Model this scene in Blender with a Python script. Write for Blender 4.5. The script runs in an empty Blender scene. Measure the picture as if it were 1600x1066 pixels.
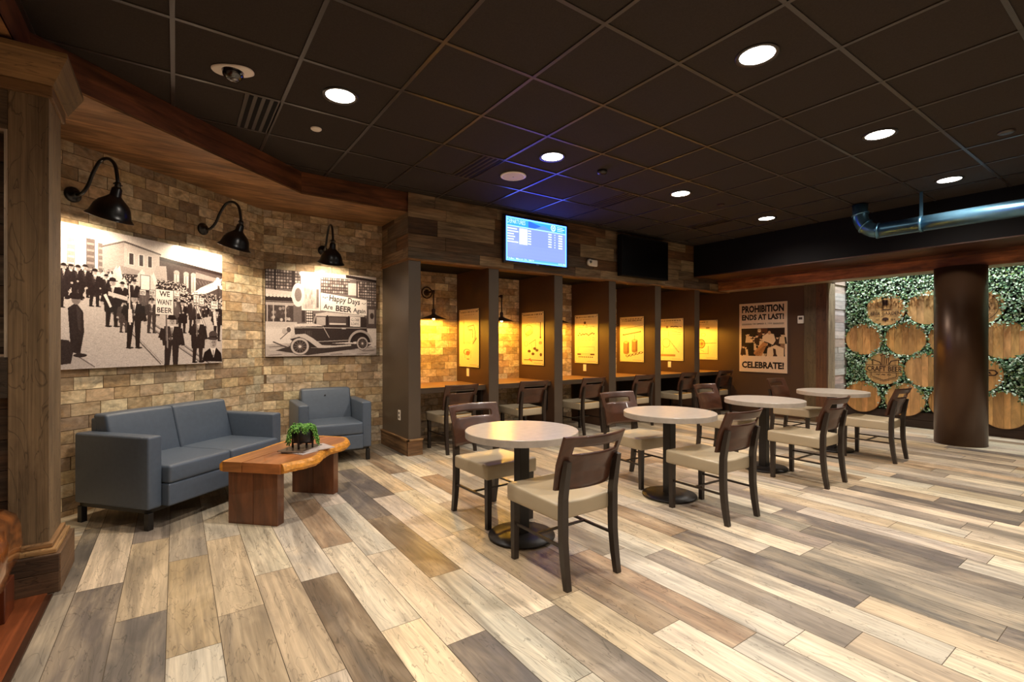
import bpy, math, random
import numpy as np
from mathutils import Matrix, Vector, Euler
PI = math.pi
random.seed(11)
S = bpy.context.scene
COL = S.collection

# ------------------------------------------------------------------ camera, world, exposure
YAW = math.atan2(.5724, .82)
cd = bpy.data.cameras.new('camera'); cam = bpy.data.objects.new('camera', cd); COL.objects.link(cam)
cam.location = (0, 0, 1.3); cam.rotation_euler = (PI/2, 0, -YAW)
cd.sensor_width = 36; cd.lens = 36*753/1600; cd.shift_y = 4/1600; cd.clip_start = .05
S.camera = cam
w = bpy.data.worlds.new('world'); S.world = w; w.use_nodes = True
w.node_tree.nodes['Background'].inputs[0].default_value = (1, .85, .7, 1)
w.node_tree.nodes['Background'].inputs[1].default_value = .02
S.view_settings.view_transform = 'Standard'; S.view_settings.look = 'None'
S.view_settings.gamma = 1; S.view_settings.exposure = 1.27
S.view_settings.use_curve_mapping = False

P_DOWN = 64      # watts of each recessed downlight
P_GOOSE = 17     # gooseneck wall lamps
P_BOOTH = 60     # booth sconce bulbs
P_WASH = 26      # wall washers above the planted wall
C_DOWN = (1, .89, .78)
H = 3.05         # ceiling height

# ------------------------------------------------------------------ helpers
def srgb(r, g=None, b=None):
    if g is None: r, g, b = r
    f = lambda c: (c/255/12.92) if c/255 <= .04045 else ((c/255+.055)/1.055)**2.4
    return (f(r), f(g), f(b))

class MB:
    """collects quads and n-gons with uv (metres) and colour, builds ONE mesh object"""
    def __init__(s):
        s.v = []; s.f = []; s.uv = []; s.c = []; s.T = None; s.sm = []
    def add(s, pts, uv=None, col=(1, 1, 1), smooth=False):
        b = len(s.v)
        for p in pts:
            p = Vector(p)
            if s.T is not None: p = s.T @ p
            s.v.append(p)
        s.f.append(tuple(range(b, b+len(pts))))
        s.uv.append(uv or [(0, 0)]*len(pts)); s.c.append(col); s.sm.append(smooth)
    def raw(s, verts, faces, col=(1, 1, 1), smooth=True, uvf=None):
        b = len(s.v)
        for p in verts:
            p = Vector(p)
            if s.T is not None: p = s.T @ p
            s.v.append(p)
        for f in faces:
            s.f.append(tuple(b+i for i in f))
            s.uv.append([uvf(verts[i]) if uvf else (verts[i][0]+verts[i][1]*.37, verts[i][2]) for i in f])
            s.c.append(col); s.sm.append(smooth)
    def box(s, x0, x1, y0, y1, z0, z1, g='x', col=(1, 1, 1), off=None):
        if off is None: off = (random.random()*9, random.random()*9)
        P = [(x, y, z) for x in (x0, x1) for y in (y0, y1) for z in (z0, z1)]
        F = [((0, 1, 3, 2), 0), ((4, 6, 7, 5), 0), ((0, 4, 5, 1), 1), ((2, 3, 7, 6), 1), ((0, 2, 6, 4), 2), ((1, 5, 7, 3), 2)]
        gi = 'xyz'.index(g)
        b = len(s.v)
        for p in P:
            p = Vector(p)
            if s.T is not None: p = s.T @ p
            s.v.append(p)
        for f, n in F:
            o = [a for a in (0, 1, 2) if a != n]
            if gi in o: ua = gi; va = [a for a in o if a != gi][0]
            else: ua, va = o
            s.f.append(tuple(b+i for i in f))
            s.uv.append([(P[i][ua]+off[0], P[i][va]+off[1]+n*.31) for i in f]); s.c.append(col); s.sm.append(False)
    def cells(s, O, U, V, N, cl, sides=True):
        """boards or bricks on a plane: cl = (u0,u1,v0,v1,height,colour,grain 'u'/'v')"""
        O, U, V, N = map(Vector, (O, U, V, N))
        for (u0, u1, v0, v1, h, col, g) in cl:
            ro, rp = random.random()*40, random.random()*40
            def P(u, v, hh): return O+U*u+V*v+N*hh
            def q(u, v): return (u+ro, v+rp) if g == 'u' else (v+ro, u+rp)
            s.add([P(u0, v0, h), P(u1, v0, h), P(u1, v1, h), P(u0, v1, h)], [q(u0, v0), q(u1, v0), q(u1, v1), q(u0, v1)], col)
            if sides and h > 0:
                e = [(u0, v0), (u1, v0), (u1, v1), (u0, v1)]
                for i in range(4):
                    a, b = e[i], e[(i+1) % 4]
                    s.add([P(a[0], a[1], 0), P(b[0], b[1], 0), P(b[0], b[1], h), P(a[0], a[1], h)], [q(*a), q(*b), q(b[0], b[1]+h), q(a[0], a[1]+h)], col)
    def lathe(s, prof, n=32, c=(0, 0, 0), ax='z', smooth=True, col=(1, 1, 1), cap=True):
        vs = []; fs = []
        for r, z in prof:
            for i in range(n):
                a = 2*PI*i/n; x, y = r*math.cos(a), r*math.sin(a)
                p = (x, y, z) if ax == 'z' else ((x, -z, y) if ax == 'y' else (z, x, y))
                vs.append((c[0]+p[0], c[1]+p[1], c[2]+p[2]))
        for k in range(len(prof)-1):
            for i in range(n):
                j = (i+1) % n
                fs.append((k*n+i, k*n+j, (k+1)*n+j, (k+1)*n+i))
        if cap:
            if prof[0][0] > 1e-5: fs.append(tuple(range(n))[::-1])
            if prof[-1][0] > 1e-5: fs.append(tuple(range((len(prof)-1)*n, len(prof)*n)))
        s.raw(vs, fs, col, smooth)
    def tube(s, pts, r, n=10, smooth=True, col=(1, 1, 1)):
        pts = [Vector(p) for p in pts]; vs = []; fs = []
        rr = r if isinstance(r, (list, tuple)) else [r]*len(pts)
        up = None
        for i, p in enumerate(pts):
            d = (pts[min(i+1, len(pts)-1)]-pts[max(i-1, 0)]).normalized()
            if up is None:
                up = Vector((0, 0, 1)) if abs(d.z) < .9 else Vector((1, 0, 0))
            a = d.cross(up).normalized(); up = a.cross(d).normalized()
            for k in range(n):
                t = 2*PI*k/n+PI/n
                vs.append(tuple(p+(a*math.cos(t)+up*math.sin(t))*rr[i]))
        for i in range(len(pts)-1):
            for k in range(n):
                j = (k+1) % n
                fs.append((i*n+k, i*n+j, (i+1)*n+j, (i+1)*n+k))
        fs.append(tuple(range(n))[::-1]); fs.append(tuple(range((len(pts)-1)*n, len(pts)*n)))
        s.raw(vs, fs, col, smooth)
    def prism(s, poly, z0, z1, col=(1, 1, 1), g='x', off=(0, 0)):
        n = len(poly)
        q = lambda p: ((p[0], p[1]) if g == 'x' else (p[1], p[0]))
        s.add([(p[0], p[1], z1) for p in poly], [(q(p)[0]+off[0], q(p)[1]+off[1]) for p in poly], col)
        s.add([(p[0], p[1], z0) for p in poly[::-1]], [(q(p)[0]+off[0], q(p)[1]+off[1]) for p in poly[::-1]], col)
        t = 0
        for i in range(n):
            a, b = poly[i], poly[(i+1) % n]; l = math.dist(a, b)
            s.add([(a[0], a[1], z0), (b[0], b[1], z0), (b[0], b[1], z1), (a[0], a[1], z1)], [(t+off[0], z0), (t+l+off[0], z0), (t+l+off[0], z1), (t+off[0], z1)], col)
            t += l
    def build(s, name, mat, parent=None, bevel=0, seg=2, smooth=None, kind=None, loc=None, merge=False):
        me = bpy.data.meshes.new(name)
        me.from_pydata([tuple(v) for v in s.v], [], s.f)
        me.uv_layers.new(name='UV')
        fu = np.array([c for f in s.uv for c in f], 'f').ravel(); me.uv_layers['UV'].data.foreach_set('uv', fu)
        ca = me.color_attributes.new('Col', 'FLOAT_COLOR', 'CORNER')
        fc = np.array([(*col, 1) for f, col in zip(s.f, s.c) for _ in f], 'f').ravel(); ca.data.foreach_set('color', fc)
        sm = s.sm if smooth is None else [smooth]*len(s.f)
        me.polygons.foreach_set('use_smooth', sm)
        me.materials.append(mat)
        if merge:
            import bmesh
            bm = bmesh.new(); bm.from_mesh(me); bmesh.ops.remove_doubles(bm, verts=bm.verts, dist=1e-5); bmesh.ops.recalc_face_normals(bm, faces=bm.faces); bm.to_mesh(me); bm.free()
        me.update()
        o = bpy.data.objects.new(name, me); COL.objects.link(o)
        if loc is not None: o.location = loc
        if parent: o.parent = parent
        if bevel:
            m = o.modifiers.new('bevel', 'BEVEL'); m.width = bevel; m.segments = seg; m.limit_method = 'ANGLE'; m.angle_limit = .6
        if kind: o['kind'] = kind
        return o

def thing(name, label, cat, loc=(0, 0, 0), rz=0, group=None):
    o = bpy.data.objects.new(name, None); COL.objects.link(o); o.empty_display_size = .1
    o.location = loc; o.rotation_euler = (0, 0, rz); o['label'] = label; o['category'] = cat
    if group: o['group'] = group
    return o
def tag(o, label, cat, group=None):
    o['label'] = label; o['category'] = cat
    if group: o['group'] = group
    return o
def dup(root, loc, rz=None, label=None):
    def cp(o, par):
        c = o.copy(); COL.objects.link(c)
        if par: c.parent = par
        for ch in [k for k in KIDS.get(o.name, [])]: cp(ch, c)
        return c
    KIDS = {}
    for o in bpy.data.objects:
        if o.parent: KIDS.setdefault(o.parent.name, []).append(o)
    r = cp(root, None); r.location = loc
    if rz is not None: r.rotation_euler = (0, 0, rz)
    if label: r['label'] = label
    return r
def light(name, kind, loc, energy, color, parent=None, size=.05, rot=(0, 0, 0), cone=None, blend=.5, size_y=None):
    l = bpy.data.lights.new(name, kind); l.energy = energy; l.color = color
    if kind in ('POINT', 'SPOT'): l.shadow_soft_size = size
    if kind == 'SPOT': l.spot_size = math.radians(cone); l.spot_blend = blend
    if kind == 'AREA':
        l.size = size
        if size_y: l.shape = 'RECTANGLE'; l.size_y = size_y
        else: l.shape = 'DISK'
    o = bpy.data.objects.new(name, l); COL.objects.link(o); o.location = loc; o.rotation_euler = rot
    if parent: o.parent = parent
    return o

# ------------------------------------------------------------------ materials
def newmat(name):
    m = bpy.data.materials.new(name); m.use_nodes = True
    nt = m.node_tree; return m, nt, nt.nodes['Principled BSDF']
def plain(name, rgb, rough=.5, metal=0, spec=.5, coat=0, emis=None, es=0, bump=0, bscale=200, var=0, vscale=8):
    m, nt, p = newmat(name)
    p.inputs['Base Color'].default_value = (*rgb, 1); p.inputs['Roughness'].default_value = rough
    p.inputs['Metallic'].default_value = metal; p.inputs['Specular IOR Level'].default_value = spec
    p.inputs['Coat Weight'].default_value = coat; p.inputs['Coat Roughness'].default_value = .12
    if emis: p.inputs['Emission Color'].default_value = (*emis, 1); p.inputs['Emission Strength'].default_value = es
    tc = nt.nodes.new('ShaderNodeTexCoord')
    if var:
        n = nt.nodes.new('ShaderNodeTexNoise'); n.inputs['Scale'].default_value = vscale; n.inputs['Detail'].default_value = 6
        nt.links.new(tc.outputs['Object'], n.inputs['Vector'])
        r = nt.nodes.new('ShaderNodeMapRange'); r.inputs[1].default_value = .3; r.inputs[2].default_value = .7
        r.inputs[3].default_value = 1-var; r.inputs[4].default_value = 1+var
        nt.links.new(n.outputs[0], r.inputs[0])
        x = nt.nodes.new('ShaderNodeVectorMath'); x.operation = 'SCALE'; x.inputs[0].default_value = rgb
        nt.links.new(r.outputs[0], x.inputs['Scale']); nt.links.new(x.outputs[0], p.inputs['Base Color'])
    if bump:
        n = nt.nodes.new('ShaderNodeTexNoise'); n.inputs['Scale'].default_value = bscale
        nt.links.new(tc.outputs['Object'], n.inputs['Vector'])
        b = nt.nodes.new('ShaderNodeBump'); b.inputs['Strength'].default_value = bump; b.inputs['Distance'].default_value = .002
        nt.links.new(n.outputs[0], b.inputs['Height']); nt.links.new(b.outputs[0], p.inputs['Normal'])
    return m
def grain(name, tint=(1, 1, 1), sx=1.2, sy=26, lo=.55, hi=1.3, bl=.35, bs=2.5, bx=.5, rough=.6, spec=.4, bump=.4, crack=0, mott=None, coat=0, mott2=None):
    """colour attribute x streaks along u x blotches; mott mixes towards a second tint in big soft patches"""
    m, nt, p = newmat(name); N = nt.nodes; L = nt.links
    uv = N.new('ShaderNodeUVMap'); at = N.new('ShaderNodeAttribute'); at.attribute_name = 'Col'
    def noise(s1, s2, det, dis=0, rg=.6):
        mp = N.new('ShaderNodeMapping'); mp.inputs['Scale'].default_value = (s1, s2, 1); L.new(uv.outputs[0], mp.inputs[0])
        n = N.new('ShaderNodeTexNoise'); n.inputs['Scale'].default_value = 1; n.inputs['Detail'].default_value = det
        n.inputs['Distortion'].default_value = dis; n.inputs['Roughness'].default_value = rg; L.new(mp.outputs[0], n.inputs[0]); return n
    def rng(src, a, b, c, d):
        r = N.new('ShaderNodeMapRange'); r.inputs[1].default_value = a; r.inputs[2].default_value = b
        r.inputs[3].default_value = c; r.inputs[4].default_value = d; L.new(src, r.inputs[0]); return r.outputs[0]
    def mul(a, b):
        x = N.new('ShaderNodeMath'); x.operation = 'MULTIPLY'; L.new(a, x.inputs[0]); L.new(b, x.inputs[1]); return x.outputs[0]
    g = noise(sx, sy, 6, .6); f = rng(g.outputs[0], .3, .7, lo, hi)
    b = noise(bs*bx, bs, 5, 1.0); f2 = rng(b.outputs[0], .3, .7, 1-bl, 1+bl)
    f = mul(f, f2)
    if crack:
        c = noise(bs*bx*1.1, bs*1.7, 3, 2.2, .5)
        s_ = N.new('ShaderNodeMath'); s_.operation = 'SUBTRACT'; s_.inputs[1].default_value = .5; L.new(c.outputs[0], s_.inputs[0])
        ab = N.new('ShaderNodeMath'); ab.operation = 'ABSOLUTE'; L.new(s_.outputs[0], ab.inputs[0])
        f = mul(f, rng(ab.outputs[0], 0, .012, 1-crack, 1))
    col = at.outputs['Color']
    t = N.new('ShaderNodeMix'); t.data_type = 'RGBA'; t.blend_type = 'MULTIPLY'; t.inputs[0].default_value = 1
    L.new(col, t.inputs[6]); t.inputs[7].default_value = (*tint, 1); col = t.outputs[2]
    if mott:
        rgb, amt, ms = mott
        n = noise(ms*bx, ms, 4, .8); k = rng(n.outputs[0], .44, .70, 0, amt)
        x = N.new('ShaderNodeMix'); x.data_type = 'RGBA'; L.new(k, x.inputs[0]); L.new(col, x.inputs[6]); x.inputs[7].default_value = (*rgb, 1); col = x.outputs[2]
    if mott2:                                               # sharper, longer stains along the board
        rgb, amt, m1, m2, e0, e1 = mott2
        n = noise(m1, m2, 7, .7, .62); k = rng(n.outputs[0], e0, e1, 0, amt)
        x = N.new('ShaderNodeMix'); x.data_type = 'RGBA'; L.new(k, x.inputs[0]); L.new(col, x.inputs[6]); x.inputs[7].default_value = (*rgb, 1); col = x.outputs[2]
    x = N.new('ShaderNodeVectorMath'); x.operation = 'SCALE'; L.new(col, x.inputs[0]); L.new(f, x.inputs['Scale'])
    L.new(x.outputs[0], p.inputs['Base Color'])
    p.inputs['Roughness'].default_value = rough; p.inputs['Specular IOR Level'].default_value = spec; p.inputs['Coat Weight'].default_value = coat
    bn = N.new('ShaderNodeBump'); bn.inputs['Strength'].default_value = bump; bn.inputs['Distance'].default_value = .003
    L.new(f, bn.inputs['Height']); L.new(bn.outputs[0], p.inputs['Normal'])
    return m
def attrmat(name, rough=.5, emis=0, spec=.5, coat=0, metal=0):
    m, nt, p = newmat(name)
    at = nt.nodes.new('ShaderNodeAttribute'); at.attribute_name = 'Col'
    nt.links.new(at.outputs['Color'], p.inputs['Base Color'])
    if emis:
        p.inputs['Base Color'].default_value = (0, 0, 0, 1); nt.links.remove(p.inputs['Base Color'].links[0])
        nt.links.new(at.outputs['Color'], p.inputs['Emission Color']); p.inputs['Emission Strength'].default_value = emis
    p.inputs['Roughness'].default_value = rough; p.inputs['Specular IOR Level'].default_value = spec
    p.inputs['Coat Weight'].default_value = coat; p.inputs['Coat Roughness'].default_value = .08; p.inputs['Metallic'].default_value = metal
    return m

M = dict(
    floor=grain('plank_tile', sx=2.0, sy=46, lo=.74, hi=1.20, bl=.20, bs=5, bx=.3, rough=.40, spec=.45, bump=.1, crack=.45, mott=(srgb(206, 186, 154), .45, 5), mott2=(srgb(106, 98, 88), .74, .8, 7, .46, .70)),
    grout=plain('grout', srgb(95, 82, 66), .9),
    redwood=grain('red_wood_floor', sx=1.4, sy=30, lo=.55, hi=1.3, bl=.3, mott2=(srgb(60, 26, 12), .6, 1.4, 9, .48, .7), rough=.35, bump=.15),
    brick=grain('brick_face', sx=22, sy=34, lo=.84, hi=1.12, bl=.24, bs=16, bx=.8, rough=.85, bump=.45, mott=(srgb(168, 130, 86), .6, 9), mott2=(srgb(96, 80, 62), .62, 9, 14, .49, .70)),
    mortar=plain('mortar', srgb(104, 84, 62), .95, bump=.3),
    reclaimed=grain('reclaimed_boards', sx=2.2, sy=46, lo=.5, hi=1.3, bl=.36, bs=5, bx=.3, mott2=(srgb(52, 38, 28), .6, 1.6, 12, .48, .68), rough=.72, bump=.5, mott=(srgb(112, 70, 34), .55, 4)),
    pillarwood=grain('weathered_timber', sx=1.4, sy=85, lo=.6, hi=1.2, bl=.25, bs=3, bx=.4, rough=.6, bump=.5, crack=.5, mott2=(srgb(66, 50, 36), .6, 1.1, 4, .48, .72)),
    redbeam=grain('stained_beam', sx=1.6, sy=18, lo=.5, hi=1.35, bl=.4, bs=6, bx=.3, rough=.5, bump=.25, mott2=(srgb(50, 26, 16), .6, 2.5, 11, .48, .68), mott=(srgb(120, 72, 28), .5, 5)),
    whiteplank=grain('whitewashed_boards', sx=2, sy=30, lo=.75, hi=1.12, bl=.2, bs=5, rough=.85, bump=.5),
    tile=plain('black_ceiling_tile', srgb(58, 51, 46), .95, spec=.15, bump=.5, bscale=500, var=.12, vscale=120),
    tbar=plain('ceiling_bar', srgb(56, 48, 43), .34, spec=.7),
    dark=plain('black_paint', srgb(15, 13, 14), .8, spec=.2),
    taupe=plain('taupe_paint', srgb(86, 74, 62), .36, spec=.5, var=.04, vscale=3),
    brownwall=plain('brown_wall_paint', srgb(82, 56, 37), .6, var=.05, vscale=3),
    shell=plain('shell_paint', srgb(176, 158, 134), .8),
    leather=plain('blue_grey_leather', srgb(82, 94, 110), .40, spec=.55, bump=.25, bscale=420, var=.06, vscale=30),
    blackmetal=plain('black_metal', srgb(24, 21, 20), .42, spec=.5),
    goosemetal=plain('gooseneck_metal', srgb(18, 15, 15), .3, spec=.6),
    rust=plain('rusty_metal', srgb(62, 38, 26), .55, metal=.4, var=.3, vscale=40),
    vinyl=plain('beige_vinyl', srgb(176, 161, 134), .38, spec=.5, bump=.15, bscale=300, var=.03),
    walnut=grain('walnut_ply', sx=3, sy=40, lo=.7, hi=1.25, bl=.25, bs=8, rough=.34, spec=.5, bump=.05, coat=.12),
    legwood=plain('dark_leg', srgb(44, 35, 29), .35, spec=.5, var=.1),
    concrete=plain('concrete_laminate', srgb(172, 162, 150), .3, spec=.45, var=.09, vscale=22, bump=.05),
    slab=grain('slab_wood', sx=1.6, sy=18, lo=.62, hi=1.2, bl=.35, bs=6, bx=.35, rough=.32, spec=.5, bump=.15, coat=.3),
    logwood=grain('log_wood', sx=2.5, sy=14, lo=.5, hi=1.3, bl=.4, bs=9, bx=.5, rough=.22, spec=.6, bump=.1, coat=.6, mott2=(srgb(52, 22, 10), .8, 4, 12, .46, .6)),
    live=plain('live_edge', srgb(206, 140, 52), .42, var=.3, vscale=34, bump=.5, bscale=90),
    counter=grain('counter_wood', sx=1.5, sy=18, lo=.8, hi=1.15, bl=.2, bs=5, rough=.35, spec=.5, bump=.05),
    screw=plain('steel', srgb(150, 150, 150), .3, metal=1),
    white=plain('white_plastic', srgb(244, 234, 222), .45),
    bluepipe=plain('galvanised_duct', srgb(96, 142, 170), .30, metal=.85, var=.1, vscale=14),  # blue base mixes blue paint with cold light put into the colour
    column=plain('bronze_column', srgb(84, 60, 42), .36, metal=.4, spec=.5, var=.05, vscale=3),
    can=plain('can_reflector', srgb(235, 228, 215), .25),
    lens=plain('lamp_lens', (1, 1, 1), .4, emis=(1, .93, .82), es=9),
    bulb=plain('amber_bulb', (1, 1, 1), .4, emis=(1, .62, .2), es=60),
    glass=plain('dome_glass', srgb(12, 12, 14), .05, spec=.8, coat=1),
    print=attrmat('print', .32, spec=.5, coat=.6),
    poster=attrmat('poster_print', .55, spec=.3),
    screen=attrmat('screen', .2, emis=1.0),
    offscreen=plain('dead_screen', srgb(10, 9, 10), .25, spec=.4),
    leaf=attrmat('leaf', .5, spec=.4),
    hedgeback=plain('hedge_back', srgb(20, 32, 20), .9),
    barrel=grain('barrel_oak', sx=2.2, sy=9, lo=.75, hi=1.2, bl=.28, bs=7, bx=.35, rough=.45, spec=.5, bump=.2),
    ink=plain('burned_ink', srgb(62, 34, 16), .7),
    paper=attrmat('magazine_paper', .35, coat=.4),
    darkbase=grain('dark_base_boards', sx=2, sy=26, lo=.6, hi=1.2, bl=.3, rough=.7, bump=.3),
    soil=plain('soil', srgb(70, 48, 30), .95, bump=1, bscale=90, var=.4, vscale=60),
)
def jit(c, a=.06):
    k = 1+random.uniform(-a, a); return tuple(max(0, x*k*(1+random.uniform(-a*.3, a*.3))) for x in c)

# ------------------------------------------------------------------ painting canvases (colour per vertex of a fine grid)
class Canvas:
    def __init__(s, w, h, W, Hh, bg):
        s.w, s.h, s.W, s.H = w, h, W, Hh                      # metres, pixels
        s.a = np.empty((Hh, W, 3)); s.a[:] = np.array(bg)/255.
        s.yy, s.xx = np.mgrid[0:Hh, 0:W]
        s.xx = (s.xx+.5)/W; s.yy = (s.yy+.5)/Hh               # 0..1, y down
    def mask(s, m, c, al=1):
        c = np.array(c)/255. if np.ndim(c) else np.array((c, c, c))/255.
        m = (m*al)[..., None] if m.dtype != bool else (m.astype(float)*al)[..., None]
        s.a = s.a*(1-m)+c*m
    def rect(s, x0, y0, x1, y1, c, al=1): s.mask((s.xx >= x0) & (s.xx <= x1) & (s.yy >= y0) & (s.yy <= y1), c, al)
    def ell(s, cx, cy, rx, ry, c, al=1, inner=0):
        d = ((s.xx-cx)/rx)**2+((s.yy-cy)/ry)**2; s.mask((d <= 1) & (d >= inner**2), c, al)
    def poly(s, pts, c, al=1):
        xs = [p[0] for p in pts]; ys = [p[1] for p in pts]
        i0 = max(0, int(min(xs)*s.W)-1); i1 = min(s.W, int(max(xs)*s.W)+2); j0 = max(0, int(min(ys)*s.H)-1); j1 = min(s.H, int(max(ys)*s.H)+2)
        if i1 <= i0 or j1 <= j0: return
        X = s.xx[j0:j1, i0:i1]; Y = s.yy[j0:j1, i0:i1]; m = np.zeros(X.shape, bool)
        n = len(pts)
        for k in range(n):
            (xa, ya), (xb, yb) = pts[k], pts[(k+1) % n]
            if ya == yb: continue
            m ^= ((Y >= min(ya, yb)) & (Y < max(ya, yb)) & (X < xa+(Y-ya)*(xb-xa)/(yb-ya)))
        c = np.array(c)/255. if np.ndim(c) else np.array((c, c, c))/255.
        mm = (m*al)[..., None]; s.a[j0:j1, i0:i1] = s.a[j0:j1, i0:i1]*(1-mm)+c*mm
    def line(s, x0, y0, x1, y1, t, c, al=1):
        asp = s.w/s.h; dx, dy = (x1-x0)*asp, y1-y0; L = math.hypot(dx, dy) or 1e-6
        nx, ny = -dy/L*t/2/asp, dx/L*t/2
        s.poly([(x0+nx, y0+ny), (x1+nx, y1+ny), (x1-nx, y1-ny), (x0-nx, y0-ny)], c, al)
    def noise(s, amt, seed=1, coarse=0):
        r = np.random.RandomState(seed); n = r.rand(s.H, s.W)-.5
        if coarse:
            k = r.rand(s.H//coarse+2, s.W//coarse+2)-.5; n = n*.3+np.kron(k, np.ones((coarse, coarse)))[:s.H, :s.W]
        s.a = np.clip(s.a+n[..., None]*amt, 0, 1)
    def text(s, txt, x, y, hgt, wid, c, bold=.0, align='C', rot=0):
        """fit text into width wid (0..1 of canvas) and cap height hgt; x,y = centre"""
        tris = text_tris(txt, bold)
        if not len(tris): return
        mn = tris.reshape(-1, 2).min(0); mx = tris.reshape(-1, 2).max(0); sz = mx-mn
        t = (tris-(mn+mx)/2)/sz
        ca, sa = math.cos(rot), math.sin(rot); asp = s.w/s.h
        for tri in t:
            q = []
            for u, v in tri:
                X = u*wid*asp; Y = -v*hgt
                q.append((x+(X*ca-Y*sa)/asp, y+X*sa+Y*ca))
            s.poly(q, c)
    def build(s, name, mat, O, U, V, parent=None, gain=1.0, warm=None):
        """grid with lower-left corner O, unit axes U (width) and V (up)"""
        O, U, V = map(np.array, (O, U, V))
        W1, H1 = s.W, s.H
        gx = np.linspace(0, s.w, W1); gy = np.linspace(s.h, 0, H1)
        GX, GY = np.meshgrid(gx, gy)
        vs = O+GX[..., None]*U+GY[..., None]*V
        idx = np.arange(W1*H1).reshape(H1, W1)
        f = np.stack([idx[1:, :-1], idx[1:, 1:], idx[:-1, 1:], idx[:-1, :-1]], -1).reshape(-1, 4)
        me = bpy.data.meshes.new(name)
        me.vertices.add(W1*H1); me.vertices.foreach_set('co', vs.astype('f').ravel())
        me.loops.add(f.size); me.loops.foreach_set('vertex_index', f.astype('i').ravel())
        me.polygons.add(len(f)); me.polygons.foreach_set('loop_start', np.arange(0, f.size, 4, dtype='i'))
        me.update(calc_edges=True)
        a = np.clip(s.a, 0, 1); a = np.where(a <= .04045, a/12.92, ((a+.055)/1.055)**2.4)*gain
        ca = me.color_attributes.new('Col', 'FLOAT_COLOR', 'POINT')
        ca.data.foreach_set('color', np.concatenate([a, np.ones((H1, W1, 1))], -1).astype('f').ravel())
        me.materials.append(mat)
        o = bpy.data.objects.new(name, me); COL.objects.link(o)
        if parent: o.parent = parent
        return o
_tc = {}
def text_mesh(txt, bold=0):
    cu = bpy.data.curves.new('txt', 'FONT'); cu.body = txt; cu.align_x = 'CENTER'; cu.offset = bold; cu.resolution_u = 2
    o = bpy.data.objects.new('txt', cu); COL.objects.link(o)
    dg = bpy.context.evaluated_depsgraph_get(); me = bpy.data.meshes.new_from_object(o.evaluated_get(dg))
    bpy.data.objects.remove(o); bpy.data.curves.remove(cu)
    return me
def text_tris(txt, bold=0):
    if (txt, bold) in _tc: return _tc[(txt, bold)]
    me = text_mesh(txt, bold); me.calc_loop_triangles()
    co = np.array([v.co[:2] for v in me.vertices]); tr = np.array([t.vertices[:] for t in me.loop_triangles])
    r = co[tr] if len(tr) else np.zeros((0, 3, 2)); bpy.data.meshes.remove(me); _tc[(txt, bold)] = r
    return r
def letters(name, txt, mat, O, U, V, N, wid, hgt, parent, bold=0, th=.002, arc=0):
    """raised lettering centred on O, fitted to wid x hgt, slightly thick"""
    t = text_tris(txt, bold); mn = t.reshape(-1, 2).min(0); mx = t.reshape(-1, 2).max(0)
    t = (t-(mn+mx)/2)/(mx-mn)*np.array([wid, hgt])
    O, U, V, N = map(Vector, (O, U, V, N)); mb = MB()
    for tri in t:
        mb.add([O+U*a+V*(b-arc*a*a)+N*th for a, b in tri])
    return mb.build(name, mat, parent)

# ------------------------------------------------------------------ palettes
CREAM = srgb(222, 207, 180); TAN = srgb(200, 178, 146); GREY = srgb(154, 143, 128); DGREY = srgb(108, 101, 94)
BROWN = srgb(156, 132, 106); LGREY = srgb(200, 190, 172)
ANG = math.radians(39.5); CA, SA = math.cos(ANG), math.sin(ANG)
WX, WY = .82, 6.12                                      # where the slanted brick wall meets the straight one

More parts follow.
